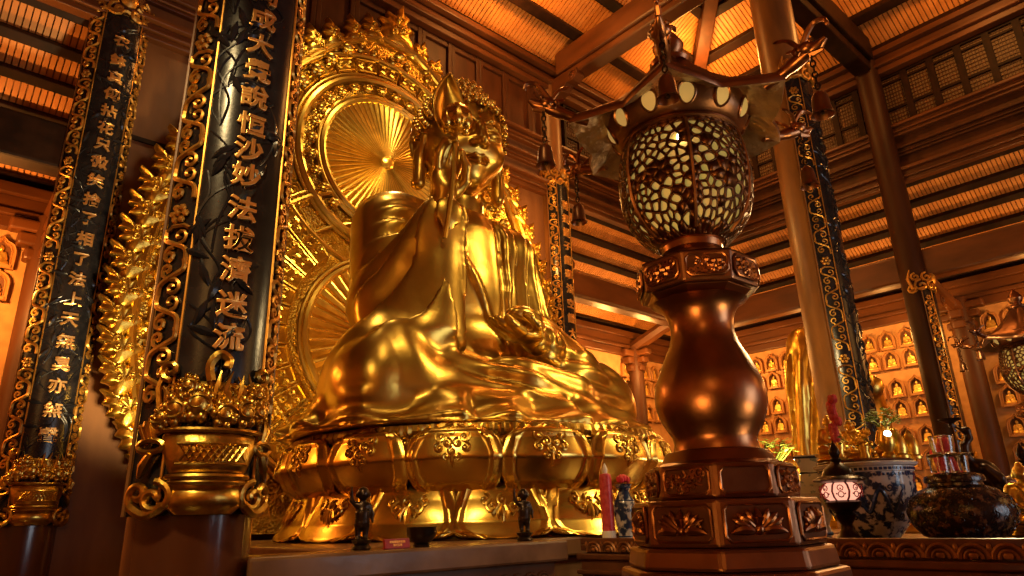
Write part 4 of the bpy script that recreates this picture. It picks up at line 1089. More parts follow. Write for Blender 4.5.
# lit flower vase and lotus flowers by the basin
def leaves(mb, c, n_, r_, s_, seed, up=.4):
    rnd = random.Random(seed)
    for i in range(n_):
        a = rnd.uniform(0,2*PI); e = rnd.uniform(-.3,1)*1.3; L = rnd.uniform(.5,1)*r_
        p = Vector((c[0]+L*math.cos(a)*math.cos(e),c[1]+L*math.sin(a)*math.cos(e),c[2]+L*math.sin(e)*.8+up*0))
        d = Vector((math.cos(a),math.sin(a),rnd.uniform(-.3,.6))).normalized(); w_ = d.cross(Vector((0,0,1))).normalized()*s_*.35
        q = p+d*s_; m_ = p+d*s_*.5
        nn = w_.cross(d).normalized()*s_*.08
        mb.add([tuple(p),tuple(m_+w_),tuple(q),tuple(m_-w_),tuple(m_+nn)],[(0,1,4),(1,2,4),(2,3,4),(3,0,4)])
vx,vy = 6.10,2.20
t = thing('flower_vase','gilt vase with a glowing white light and green foliage at the basin\'s right end','vase',(vx,vy,gz))
MB().lathe([(.05,0),(.055,.02),(.035,.05),(.06,.10),(.065,.15),(.04,.21),(.05,.25)],24,(vx,vy,gz)).build('body', GOLDS, t)
mb = MB(); leaves(mb,(vx,vy,gz+.30),110,.13,.05,3); mb.build('foliage', LEAF, t, 0)
MB().ball((vx-.03,vy-.03,gz+.19),.028,10).build('lit_bulb', BULB, t)
mb = MB()
for q in range(12):
    a = q*.9; mb.tube([(vx,vy,gz+.2),(vx+.06*math.cos(a),vy+.06*math.sin(a),gz+.28),(vx+.13*math.cos(a),vy+.13*math.sin(a),gz+.33)],.005,4)
mb.build('stems', LEAF, t)
def lotus_cluster(x,y,z,label,m,s=1,nm='flower_arrangement',hgt=.3,n_=7):
    t = thing(nm,label,'flowers',(x,y,z))
    MB().lathe([(.05*s,0),(.06*s,.02),(.045*s,.06),(.06*s,.12*s),(.05*s,.16*s)],20,(x,y,z)).build('holder', GOLDS, t)
    mb = MB(); rnd = random.Random(int(x*100))
    for i in range(n_):
        a = rnd.uniform(0,6.28); r_ = rnd.uniform(.0,.06)*s; c = Vector((x+r_*math.cos(a),y+r_*math.sin(a),z+.16*s+hgt*s*(i+.5)/n_))
        for q in range(6):
            b = q*PI/3+i; mb.ball((c.x+.022*s*math.cos(b),c.y+.022*s*math.sin(b),c.z),(.02*s,.02*s,.042*s),6)
    mb.build('blossoms', m, t)
    mb = MB(); leaves(mb,(x,y,z+.13*s),18,.09*s,.055*s,5); mb.build('leaves', LEAF, t, 0)
    return t
lotus_cluster(5.91,2.52,gz,'pink red blossom spray with green leaves at the basin\'s left rim',RED,.95,hgt=.40,n_=8)
lotus_cluster(6.03,2.36,gz,'low yellow gold blossom cluster between the lamp and gilt statuettes',GOLDS,.8,hgt=.12)
# dark ornate jar with lid
jx,jy = 5.92,1.72
t = thing('lidded_jar','squat dark jar with gilt relief pattern and flat lid on the offering table','jar',(jx,jy,TZ1))
MB().lathe([(.20,0),(.27,.03),(.335,.12),(.35,.20),(.32,.285),(.25,.345),(.18,.375),(.175,.40)],64,(jx,jy,TZ1)).build('body', JAR, t)
MB().lathe([(.175,.395),(.195,.40),(.20,.42),(.19,.445),(.15,.46),(.10,.465),(0,.468)],48,(jx,jy,TZ1)).build('lid', JAR, t)
mb = MB(); rnd = random.Random(9)
JP = [(.20,0),(.27,.03),(.335,.12),(.35,.20),(.32,.285),(.25,.345)]
def onj(a,z): r_ = float(np.interp(z,[h for _,h in JP],[r for r,_ in JP])); return (jx+r_*math.cos(a),jy+r_*math.sin(a),TZ1+z)
for i in range(150):
    a = rnd.uniform(0,2*PI); z = rnd.uniform(.05,.32); s_ = rnd.choice((-1,1))
    mb.tube([onj(a+p[0]/.33,z+p[1]) for p in spiral(0,0,.028,1.2,rnd.uniform(0,6),s_,8)],.0045,4)
mb.build('relief_scrolls', JAR, t)
# stacked glass tumblers on the lid
def tumbler(x,y,z,r_,h,label):
    t = thing('glass_tumbler',label,'glass',(x,y,z),'clear glass tumblers stacked on the jar lid')
    MB().lathe([(0,0),(r_*.85,0),(r_,h),(r_*.93,h),(r_*.80,.012),(0,.012)],28,(x,y,z)).build('cup', GLASS, t)
    MB().torus((x,y,z+h),r_*.965,.004,28,6).build('lip', GLASS, t)
jz = TZ1+.468
dxy = Vector((.73,-.68,0))
for k,(o,lbl) in enumerate(((-.085,'clear glass tumbler on the jar lid, left of the lower pair'),(.06,'clear glass tumbler on the jar lid, right of the lower pair'))):
    tumbler(jx+dxy.x*o,jy+dxy.y*o,jz,.07,.12,lbl)
t = thing('glass_tray','thin clear glass tray across the two lower tumblers','tray',(jx,jy,jz+.121))
MB().lathe([(0,.123),(.14,.123),(.15,.13),(.14,.135),(0,.13)],32,(jx,jy,jz)).build('disc', GLASS, t)
tumbler(jx-.02,jy+.02,jz+.136,.085,.13,'clear glass tumbler on the glass tray, topmost of the stack')
rx,ry = 6.98,2.04
lotus_cluster(rx,ry,TZ1,'bright red blossoms behind the dark jar beside the glass tumblers',REDF,1.9,hgt=.25,n_=9)
# crane candlestick
kx,ky = 6.72,1.73
t = thing('crane_candlestick','dark bronze crane candlestick holding a dish on its beak behind the jar','candlestick',(kx,ky,TZ1))
f = Field((-.22,-.30,.0),(.22,.30,1.02),.011)
f.ell((0,.02,.52),(.085,.15,.115),.04,rot=Matrix.Rotation(R(-35),4,'X'))
f.chain([(0,.08,.46),(0,.16,.36),(0,.20,.27)],[.06,.045,.02],.03)
f.chain([(0,-.05,.58),(0,-.13,.66),(0,-.12,.76),(0,-.055,.83),(0,-.06,.90)],[.06,.04,.030,.026,.03],.03)
f.ell((0,-.075,.90),(.032,.045,.032),.02); f.cap((0,-.10,.90),(0,-.19,.945),.016,.008,.01)
for s in (-1,1):
    f.chain([(s*.075,-.03,.56),(s*.09,.06,.47),(s*.06,.16,.34)],[.04,.05,.015],.02)
    f.chain([(s*.035,.03,.43),(s*.035,.0,.25),(s*.035,.02,.05)],[.028,.015,.014],.02)
    for q in (-1,0,1): f.cap((s*.035,.02,.035),(s*.035+q*.03,-.04,.022),.012,.008,.01)
f.ell((0,0,.012),(.13,.17,.03),.02)
mb = MB(); f.to(mb,(kx,ky,TZ1)); mb.build('crane_body', BRONZD, t, 60)
MB().lathe([(.018,.93),(.02,.96),(.045,.975),(.085,.99),(.095,1.005),(.06,1.0),(0,.99)],24,(kx,ky-.20,TZ1)).build('drip_dish', BRONZD, t)
MB().lathe([(.012,.99),(.012,1.06),(0,1.10)],10,(kx,ky-.20,TZ1)).build('spike', BRONZD, t)
t.rotation_euler.z = R(-128); t.scale = (.92,)*3
# gilt figures at the right end of the table
seated(6.36,1.40,TZ1,.72,R(-70),'gilt seated statuette on the table beside the jar at the right picture edge',None)
# candle and vase at the far end of the table
t = thing('red_candle','tall red candle with gold flecks and white foot standing near the throne','candle',(4.87,4.18,TZ1))
x,y = 4.87,4.18
MB().lathe([(.062,0),(.062,.10),(.058,.11)],24,(x,y,TZ1)).build('white_foot', WHITE, t)
MB().lathe([(.058,.10),(.054,.55),(.048,.59),(.02,.598),(0,.598)],24,(x,y,TZ1)).build('wax', RED, t)
MB().lathe([(.02,.59),(.026,.63),(.016,.66),(0,.69)],12,(x,y,TZ1)).build('wick_guard', WHITE, t)
x,y = 4.99,4.08
t = thing('porcelain_vase','slim blue and white porcelain vase with a pink rose beside the red candle','vase',(x,y,TZ1))
MB().lathe([(.07,0),(.078,.02),(.065,.06),(.085,.16),(.10,.27),(.095,.34),(.06,.40),(.045,.44),(.07,.49),(.075,.50),(.06,.50),(.03,.44)],36,(x,y,TZ1)).build('body', PORC, t)
for z in (.06,.36,.47): MB().torus((x,y,TZ1+z),float(np.interp(z,[.06,.36,.47],[.067,.085,.062])),.006,28,5).build('blue_band', PORCB, t)
mb = MB()
for q in range(14):
    a = q*2.4; r_ = .012+.0032*q; mb.ball((x+r_*math.cos(a),y+r_*math.sin(a),TZ1+.56-.002*q),(.024,.024,.03),6)
mb.build('rose', REDF, t)
MB().tube([(x,y,TZ1+.42),(x,y,TZ1+.56)],.006,5).build('stem', LEAF, t)
# square celadon vase on the table behind the lantern
x,y = 6.5,3.06
t = thing('square_vase','square pale celadon and blue vase just behind the bronze lantern base','vase',(x,y,TZ1))
sq = lambda r_: [(r_*math.sqrt(2)*math.cos(PI/4+i*PI/2+R(25)),r_*math.sqrt(2)*math.sin(PI/4+i*PI/2+R(25))) for i in range(4)]
mb = MB(); pr = [(.085,0),(.10,.03),(.085,.10),(.12,.20),(.135,.38),(.10,.50),(.085,.58),(.115,.68),(.125,.72),(.105,.72),(.07,.60)]
for (r0,z0),(r1,z1) in zip(pr,pr[1:]):
    a,b = sq(r0),sq(r1); mb.add([(x+p[0],y+p[1],TZ1+z0) for p in a]+[(x+p[0],y+p[1],TZ1+z1) for p in b],[(i,(i+1)%4,4+(i+1)%4,4+i) for i in range(4)])
mb.build('body', CELAD, t, 0, bevel=.008)
mb = MB()
for r_,z in ((.128,.70),(.088,.56),(.102,.03)):
    a = sq(r_); mb.tube([(x+p[0],y+p[1],TZ1+z) for p in a],.012,4,True)
mb.build('rim_band', PORCB, t)

# ------------------------------------------------------------------ bronze lantern
LX,LY = 2.805,1.739
lan = thing('bronze_lantern','great bronze pagoda lantern with pierced globe on an eight sided pedestal in front','lantern',(LX,LY,0))
def hexring(name, r0, r1, z0, z1, a0, m, par, bev=.012):   # eight sided ring
    p = [(math.sin(R(a0+45*k)),math.cos(R(a0+45*k))) for k in range(8)]
    vs = [(LX+x*r0,LY+y*r0,z0) for x,y in p]+[(LX+x*r1,LY+y*r1,z1) for x,y in p]
    mb = MB(); mb.add(vs,[tuple(range(8)),tuple(range(15,7,-1))]+[(i,8+i,8+(i+1)%8,(i+1)%8) for i in range(8)])
    return mb.build(name, m, par, 0, bevel=bev)
A0 = 242
hexring('plinth',.66,.66,0,.25,A0,BRONZE,lan); hexring('plinth',.58,.58,.25,.9,A0,BRONZE,lan)
hexring('plinth_step',.61,.60,.9,1.0,A0,BRONZE,lan); hexring('plinth_step',.575,.565,1.0,1.26,A0,BRONZE,lan)
hexring('plinth_step',.485,.475,1.26,1.385,A0,BRONZE,lan,.016); hexring('plinth_step',.442,.428,1.385,1.47,A0,BRONZE,lan,.016)
t1 = hexring('lower_tier',.405,.398,1.47,1.655,A0,BRONZE,lan,.016); t2 = hexring('upper_tier',.330,.320,1.655,1.80,A0,BRONZE,lan,.016)
def face_panels(par, rad, z0, z1, a0, kind, inset=.035, rise=.006):
    for k in range(8):
        an = R(a0+45*k+22.5); nx,ny = math.sin(an),math.cos(an); tx,ty = ny,-nx   # tx to the right seen from outside? keep consistent
        ap = rad*math.cos(R(22.5)); hw = rad*.3827-inset; hz = (z1-z0)/2-inset*.7; zc = (z0+z1)/2
        W_ = lambda u,v,h: (LX+nx*(ap+h)+tx*u, LY+ny*(ap+h)+ty*u, zc+v)
        f = MB()
        fr = [(-hw+.02,-hz),(hw-.02,-hz),(hw,-hz+.02),(hw,hz-.02),(hw-.02,hz),(-hw+.02,hz),(-hw,hz-.02),(-hw,-hz+.02)]
        fld = MB(); vs = [W_(*p,.001) for p in fr]+[W_(*p,rise) for p in fr]
        fld.add(vs,[tuple(range(8)),tuple(range(15,7,-1))]+[(i,8+i,8+(i+1)%8,(i+1)%8) for i in range(8)])
        fo = fld.build('panel', INSET, par, 0)
        f.tube([W_(*p,rise) for p in fr],.0065,6,True)
        f.build('panel_frame', BRONZL, par)
        o = MB()
        if kind == 'flower':
            o.tube([W_(0,-hz*.15,.012),W_(0,hz*.25,.022),W_(0,hz*.8,.008)],[.012,.022,.003],6)
            for s in (-1,1):
                for (u0,v0,u1,v1,u2,v2,r_) in ((.10,-.1,.28,.5,.34,.72,.012),(.15,-.2,.45,.35,.62,.5,.013),(.2,-.3,.6,.1,.78,.22,.012),(.15,-.45,.5,-.3,.86,-.55,.015),(.1,-.3,.3,.1,.45,.1,.010)):
                    P_ = bez((s*u0*hw,v0*hz,0),(s*u1*hw*1.05,v1*hz*.8,0),(s*u2*hw,v2*hz,0),7)
                    o.tube([W_(p[0],p[1],.012) for p in P_],[r_*1.35*q for q in (.6,.9,1,.95,.8,.55,.2)],8)
                o.tube([W_(p[0],p[1],.012) for p in spiral(s*.32*hw,.05*hz,.17*hw,1.2,PI/2,s,9)],.006,5)
                o.tube([W_(p[0],p[1],.012) for p in spiral(s*.55*hw,-.30*hz,.15*hw,1.2,PI/2,-s,9)],.006,5)
            o.ball(W_(0,-hz*.35,.01),(.022,.022,.022),8)
        elif kind == 'scroll' and not (par.name.startswith('upper') and k == 7):
            rnd = random.Random(k)
            for q in range(16):
                u,v = rnd.uniform(-.8,.8)*hw,rnd.uniform(-.7,.7)*hz
                o.tube([W_(p[0],p[1],.009) for p in spiral(u,v,.022,1.1,rnd.uniform(0,6),rnd.choice((-1,1)),8)],.006,5)
            for q in range(5):
                u,v = rnd.uniform(-.7,.7)*hw,rnd.uniform(-.6,.6)*hz; o.ball(W_(u,v,.008),(.018,.018,.014),6)
        if o.v: o.build('relief_ornament', BRONZL, fo)
face_panels(t1,.403,1.475,1.65,A0,'flower',.026); face_panels(t2,.326,1.66,1.795,A0,'scroll',.022)
MB().lathe([(.285,1.79),(.29,1.80),(.25,1.815),(.235,1.845),(.225,1.86),(.19,1.868),(.183,1.90),(.187,1.93),(.215,1.975),(.238,2.02),(.251,2.07),(.253,2.11),(.247,2.16),(.225,2.22),(.195,2.29),(.165,2.35),(.150,2.40),(.147,2.44),(.155,2.49),(.175,2.53),(.20,2.55),(.225,2.565)],64,(LX,LY,0)).build('vase_body', BRONZL, lan)
hexring('drum_base',.20,.255,2.56,2.60,A0+7,BRONZL,lan,.008); hd_ = hexring('drum',.285,.294,2.60,2.745,A0+7,BRONZE,lan,.012); hexring('drum_top',.294,.20,2.745,2.775,A0+7,BRONZL,lan,.008)
face_panels(hd_,.291,2.61,2.735,A0+7,'scroll',.018)
MB().lathe([(.24,2.76),(.20,2.78),(.165,2.80),(.145,2.83),(.15,2.86),(.17,2.875)],48,(LX,LY,0)).build('collar', BRONZL, lan)
# pierced globe
GP = [(.155,2.865),(.20,2.89),(.255,2.945),(.295,3.01),(.318,3.09),(.326,3.17),(.326,3.25),(.318,3.33),(.302,3.40),(.28,3.445)]
def gr_(z): return float(np.interp(z,[b for a,b in GP],[a for a,b in GP]))
MB().lathe([(r_*.90,z) for r_,z in GP],48,(LX,LY,0)).build('cream_liner', LINER, lan)
# lattice: random cells on the globe, each opened in its middle
import bmesh
def lattice():
    rnd = random.Random(12); z0,z1 = 2.868,3.435; Rm = .31; W_ = 2*PI*Rm
    pts = []
    for _ in range(6000):
        p = (rnd.uniform(0,W_),rnd.uniform(z0-.02,z1+.02))
        if all(min(abs(p[0]-a),W_-abs(p[0]-a))**2+(p[1]-b)**2 > (.030 if (int(a*9)+int(b*7))%3 else .043)**2 for a,b in pts): pts.append(p)
    # periodic copies, Voronoi cells by half-plane clipping
    allp = [(a+o,b) for a,b in pts for o in (-W_,0,W_)]
    mb = MB(); M2 = lambda u,v,h: (LX+(gr_(v)+h)*math.cos(u/Rm),LY+(gr_(v)+h)*math.sin(u/Rm),v)
    for (a,b) in pts:
        poly = [(a-.1,max(z0,b-.1)),(a+.1,max(z0,b-.1)),(a+.1,min(z1,b+.1)),(a-.1,min(z1,b+.1))]
        for (c,d) in allp:
            dx,dy = c-a,d-b; q = dx*dx+dy*dy
            if q < 1e-9 or q > .04: continue
            mx,my = (a+c)/2,(b+d)/2; o = []
            for i in range(len(poly)):
                p,r_ = poly[i],poly[(i+1)%len(poly)]
                sp,sr = (p[0]-mx)*dx+(p[1]-my)*dy,(r_[0]-mx)*dx+(r_[1]-my)*dy
                if sp <= 0: o.append(p)
                if (sp<0) != (sr<0): t_ = sp/(sp-sr); o.append((p[0]+(r_[0]-p[0])*t_,p[1]+(r_[1]-p[1])*t_))
            poly = o
            if len(poly) < 3: break
        if len(poly) < 3: continue
        cx = sum(p[0] for p in poly)/len(poly); cy = sum(p[1] for p in poly)/len(poly)
        # subdivide the outline, and round the opening
        P_ = [(poly[i][0]+(poly[(i+1)%len(poly)][0]-poly[i][0])*t_,poly[i][1]+(poly[(i+1)%len(poly)][1]-poly[i][1])*t_) for i in range(len(poly)) for t_ in (0,.33,.67)]
        n_ = len(P_); rib = abs(((cx/Rm+.35)%(PI/3))-PI/6) > PI/6-.07
        fish = math.hypot(((cx/Rm+.35)%(PI/3)-PI/6)*Rm*.62,cy-3.15) < .055
        solid = rib or fish or cy > z1-.03 or cy < z0+.03 or rnd.random() < .06
        if solid:
            mb.add([M2(*p,.002) for p in P_],[tuple(range(n_))]); continue
        I1 = [(cx+(p[0]-cx)*.74,cy+(p[1]-cy)*.74) for p in P_]
        I2 = [((I1[i-1][0]+2*I1[i][0]+I1[(i+1)%n_][0])/4,(I1[i-1][1]+2*I1[i][1]+I1[(i+1)%n_][1])/4) for i in range(n_)]
        mb.add([M2(*p,.002) for p in P_]+[M2(*p,0) for p in I2],[(i,(i+1)%n_,n_+(i+1)%n_,n_+i) for i in range(n_)])
    return mb
lattice().build('pierced_globe', LATT, lan, 60, solid=.012)
for k in range(6):
    a = -.35+k*PI/3
    MB().tube([(LX+(gr_(z)+.004)*math.cos(a),LY+(gr_(z)+.004)*math.sin(a),z) for z in [2.89+.546*i/14 for i in range(15)]],.011,6).build('rib', BRONZE, lan)
MB().lathe([(.285,3.425),(.305,3.44),(.30,3.455),(.275,3.465)],48,(LX,LY,0)).build('globe_ring', BRONZE, lan)
# coved neck with oval windows under the roof
CP = [(.285,3.46),(.315,3.475),(.345,3.51),(.362,3.55),(.368,3.59),(.375,3.605)]
def cr_(z): return float(np.interp(z,[b for a,b in CP],[a for a,b in CP]))
MB().lathe(CP+[(.30,3.62)],64,(LX,LY,0)).build('cove', BRONZE, lan)
for k in range(12):
    a = R(12)+k*PI/6; mb = MB()
    vs = []
    for i in range(20):
        q = 2*PI*i/20; u = .042*math.cos(q); v = 3.53+.050*math.sin(q); r_ = cr_(v)+.005; vs.append((LX+r_*math.cos(a+u/.35),LY+r_*math.sin(a+u/.35),v))
    mb.add(vs+[(LX+(cr_(3.53)+.009)*math.cos(a),LY+(cr_(3.53)+.009)*math.sin(a),3.53)],[(i,(i+1)%20,20) for i in range(20)])
    ov = mb.build('oval_window', WINGL, lan)
    MB().tube(vs,.007,5,True).build('oval_rim', BRONZE, ov)
# upturned hexagonal roof
RA0 = 240
mb = MB(); NA = 72
def roofsurf(prof, off):
    vs = []
    for t,zc_,lift in prof:
        for i in range(NA):
            a = RA0+360*i/NA; k = ((a-RA0+30)%60)-30; cc = abs(k)/30
            re = (.60-.135*cc**.75)
            vs.append((LX+re*t*sn(a),LY+re*t*cs(a),zc_+lift*((1-cc)**2.2)))
    return vs,[(j*NA+i,j*NA+(i+1)%NA,(j+1)*NA+(i+1)%NA,(j+1)*NA+i) for j in range(len(prof)-1) for i in range(NA)]
vs,fs = roofsurf([(.55,3.61,0),(.7,3.575,0),(.85,3.53,.0),(1.0,3.475,.04)],0)
mb.add(vs,fs); mb.build('eave_underside', BRONZG, lan, 50)
mb = MB()
vs,fs = roofsurf([(1.0,3.475,.04),(1.015,3.49,.045),(1.0,3.515,.05),(.85,3.575,.02),(.6,3.66,0),(.4,3.76,0),(.25,3.86,0),(.14,3.95,0)],0)
mb.add(vs,fs); mb.build('roof', BRONZE, lan, 50)
MB().ball((LX+.298*sn(236),LY+.298*cs(236),3.32),.022,10).build('lit_bulb', BULB, lan)
MB().lathe([(.10,3.93),(.11,3.95),(.075,3.97),(.05,3.99),(.075,4.02),(.085,4.06),(.06,4.11),(.02,4.16),(0,4.19)],28,(LX,LY,0)).build('finial', BRONZL, lan)
for k in range(6):
    a = RA0+60*k; d = Vector((sn(a),cs(a),0)); s_ = Vector((d.y,-d.x,0))
    P_ = lambda r_,z,w_=0: tuple(Vector((LX,LY,0))+d*r_+s_*w_+Vector((0,0,z)))
    mb = MB()                                             # dragon head horn: neck, snout, curled crest
    mb.tube(catmull([P_(.50,3.53),P_(.58,3.55),(P_(.66,3.575)),P_(.73,3.60)],4),[.022]*3+[.028]*4+[.033]*4+[.03]*2,8)
    mb.ball(P_(.72,3.61),(.05,.05,.036),10)
    mb.tube([P_(.74,3.60),P_(.78,3.605),P_(.81,3.625)],[.030,.024,.012],8); mb.tube([P_(.73,3.575),P_(.79,3.575)],[.018,.008],6)
    mb.tube(catmull([P_(.70,3.64),P_(.74,3.70),P_(.775,3.73),P_(.82,3.72),P_(.83,3.68)],5),[.014]*8+[.012]*8+[.010]*4+[.006],6)
    for w_ in (-1,1):
        mb.tube(catmull([P_(.70,3.62,.02*w_),P_(.66,3.67,.05*w_),P_(.60,3.69,.06*w_)],4),[.012]*4+[.009]*4+[.003],5)
        mb.ball(P_(.75,3.63,.028*w_),.012,6)
        mb.tube([P_(p[0],p[1],.03*w_) for p in spiral(.69,3.60,.035,1.2,0,w_,9)],.008,5)
    mb.build('dragon_head_corner', BRONZL, lan, 50)
# wind bells, each on its chain, hanging from the corners
def wind_bell(x,y,z,label):
    t = thing('wind_bell',label,'bell',(x,y,z),'bronze bells hanging from the lantern roof corners')
    mb = MB()
    for i in range(6):
        M4 = Matrix.Rotation(i*PI/2+.4,4,'Z') @ Matrix.Rotation(PI/2,4,'X'); s_ = Matrix.Diagonal((.6,1.0,1,1))
        mb.torus((x,y,z-.018-.030*i),.018,.0042,10,5,M4 @ s_)
    mb.build('chain', BRONZD, t)
    MB().lathe([(0,-.195),(.012,-.197),(.022,-.205),(.034,-.222),(.038,-.25),(.041,-.29),(.048,-.312),(.051,-.318),(.046,-.320),(.036,-.29),(.032,-.25),(0,-.215)],24,(x,y,z)).build('bell_body', BRONZE, t)
    MB().tube([(x,y,z-.22),(x,y,z-.30)],.003,4).ball((x,y,z-.305),.011,6).build('clapper', BRONZD, t)
    return t
NM = {0:'front corner nearest the camera',1:'left corner with the long dragon head',2:'rear left corner',3:'hidden rear corner',4:'rear right corner',5:'right corner under the curled horn'}
bells0 = {}
for k in range(6):
    if k == 3: continue
    a = RA0+60*k; r_ = .735; bells0[k] = wind_bell(LX+r_*sn(a),LY+r_*cs(a),3.575,'bronze bell hanging at the bronze lantern\'s '+NM[k])
# the second lantern, same make, far right
L2 = (10.23,1.84,0)
dup(lan, L2, 'second bronze pagoda lantern, partly cut off at the right picture edge')
for k,b in bells0.items():
    if k in (0,1,2): dup(b,(b.location.x-LX+L2[0],b.location.y-LY+L2[1],b.location.z),'bell hanging from the second lantern at the right edge, '+{0:'front corner',1:'left corner',2:'rear left corner'}[k],group='bronze bells of the second lantern')
# ------------------------------------------------------------------ standing gilt figure behind the golden brown pillar
SX,SY = 14.3,6.0
t = thing('standing_statue','tall golden standing robed statue half hidden behind the golden brown pillar','statue',(SX,SY,1.1))
f = Field((-1.35,-.9,-.05),(1.35,.85,4.65),.042); k = .2
f.cap((0,0,.1),(0,0,2.2),.62,.5,k); f.ell((0,0,2.7),(.58,.42,.9),k); f.cap((-.5,0,3.3),(.5,0,3.3),.32,.32,k)
f.cap((0,0,3.5),(0,-.03,3.8),.2,.2,.1); f.ell((0,-.05,4.05),(.27,.3,.36),.06); f.ell((0,0,4.42),(.17,.17,.14),.06)
for s in (-1,1):
    f.ell((s*.75,.05,2.3),(.30,.3,1.2),k); f.cap((s*.62,0,3.25),(s*.85,-.05,2.4),.28,.26,k); f.cap((s*.85,-.08,2.4),(s*.35,-.55,2.5),.24,.16,.1)
    f.cap((s*.8,-.2,2.3),(s*.95,-.1,.6),.24,.34,.15); f.cap((s*.9,0,2.2),(s*1.0,.1,.9),.2,.22,.15)
    f.ell((s*.28,-.02,3.98),(.05,.09,.2),.03)
    for q in range(3): f.fold([(s*(.95-.1*q),-.35,2.3),(s*(1.0-.12*q),-.45,1.5),(s*(1.02-.13*q),-.45,.5)],.06,.04)
f.ell((0,-.58,2.6),(.16,.12,.22),.08)
f.ripple((-1.4,-1.0,-.1),(1.4,.9,3.2), lambda X,Y,Z: np.arctan2(X,-Y)*11/PI+.25*np.sin(1.5*Z)+.1*np.sin(4*X), .12, .3)
for q in range(0): f.fold([(-.45+.15*q,-.5,2.3),(-.5+.17*q,-.6,1.4),(-.55+.18*q,-.6,.2)],.055,.04)
for q in range(3): f.fold([(-.45,-.2,3.4-.15*q),(0,-.5,2.9-.2*q),(.45,-.2,3.4-.15*q)],.045,.04)
mb = MB(); f.to(mb,(0,0,0)); mb.v = [(SX+1.32*x,SY+1.1*y,1.35+1.05*z) for x,y,z in mb.v]; mb.build('robed_body', GOLDS, t, 60)
MB().lathe([(1.2,1.1),(1.25,1.2),(1.05,1.3),(1.2,1.42),(.0,1.45)],40,(SX,SY,0),mod=lambda a,z: 1+.05*math.cos(14*a)).build('lotus_base', GOLDS, t)
t = thing('side_altar','dark wooden side altar carrying the standing golden statue','altar',(SX,SY,0))
MB().box(12.6,15.6,5.1,7.3,1.0,1.1).box(12.7,15.5,5.2,7.2,.15,1.0).box(12.6,15.6,5.1,7.3,0,.15).build('body', CARVW, t, 0, bevel=.02)
mb = MB()
for q in range(7): mb.box(12.8+.38*q,13.1+.38*q,5.17,5.2,.3,.85)
mb.build('panels', FRET, t, 0)
# gold lamp and plant seen between the lantern and the pillar
t = thing('side_table','dark side table behind the bronze lantern holding the gilt crystal lamp','table',(8.3,4.4,0))
MB().box(7.5,9.3,3.5,4.55,1.30,1.37).build('table_top', CARVW, t, 0, bevel=.01)
MB().box(7.6,9.2,3.6,4.45,1.1,1.3).build('apron', CARVW, t, 0)
for x_ in (7.6,9.05):
    for y_ in (3.6,4.3): MB().box(x_,x_+.15,y_,y_+.15,0,1.1).build('leg', CARVW, t, 0)
gx,gy = 8.55,4.30
t = thing('crystal_lamp','gilt crystal lamp shining warm white between lantern vase and golden brown pillar','lamp',(gx,gy,1.37))
MB().lathe([(.14,0),(.15,.03),(.05,.07),(.04,.16),(.09,.22),(.16,.34),(.19,.52),(.17,.66),(.10,.74),(.12,.78)],28,(gx,gy,1.37),mod=lambda a,z: 1+.04*math.cos(10*a)).build('body', GOLDS, t)
mb = MB(); rnd = random.Random(2)
for q in range(60): a = rnd.uniform(0,6.28); z = rnd.uniform(.25,.72); r_ = .2-.25*abs(z-.5); mb.ball((gx+r_*math.cos(a),gy+r_*math.sin(a),1.37+z),.022,5)
mb.build('crystal_drops', GOLDS, t)
MB().ball((gx-.16,gy-.14,1.37+.55),.035,8).build('lit_bulb', BULB, t)
MB().lathe([(.12,.76),(.11,.80),(0,.84)],20,(gx,gy,1.37)).build('cap', GOLDS, t)
vx,vy = 8.15,4.4
t = thing('leafy_plant','green leafy plant in a small holder behind the lantern vase','plant',(vx,vy,1.37))
MB().lathe([(.09,0),(.10,.03),(.07,.08),(.10,.2),(.12,.34),(.08,.45)],24,(vx,vy,1.37)).build('holder', CELAD, t)
mb = MB(); leaves(mb,(vx+.15,vy-.1,1.37+.95),60,.20,.09,8); mb.build('foliage', LEAF, t, 0)
mb = MB()
for q in range(7): mb.tube([(vx,vy,1.37+.35),(vx+.06*math.cos(q)+.05,vy+.06*math.sin(q),1.37+.7),(vx+.15+.2*math.cos(q),vy-.1+.2*math.sin(q),1.37+.98)],.012,5)
mb.build('stems', LEAF, t)

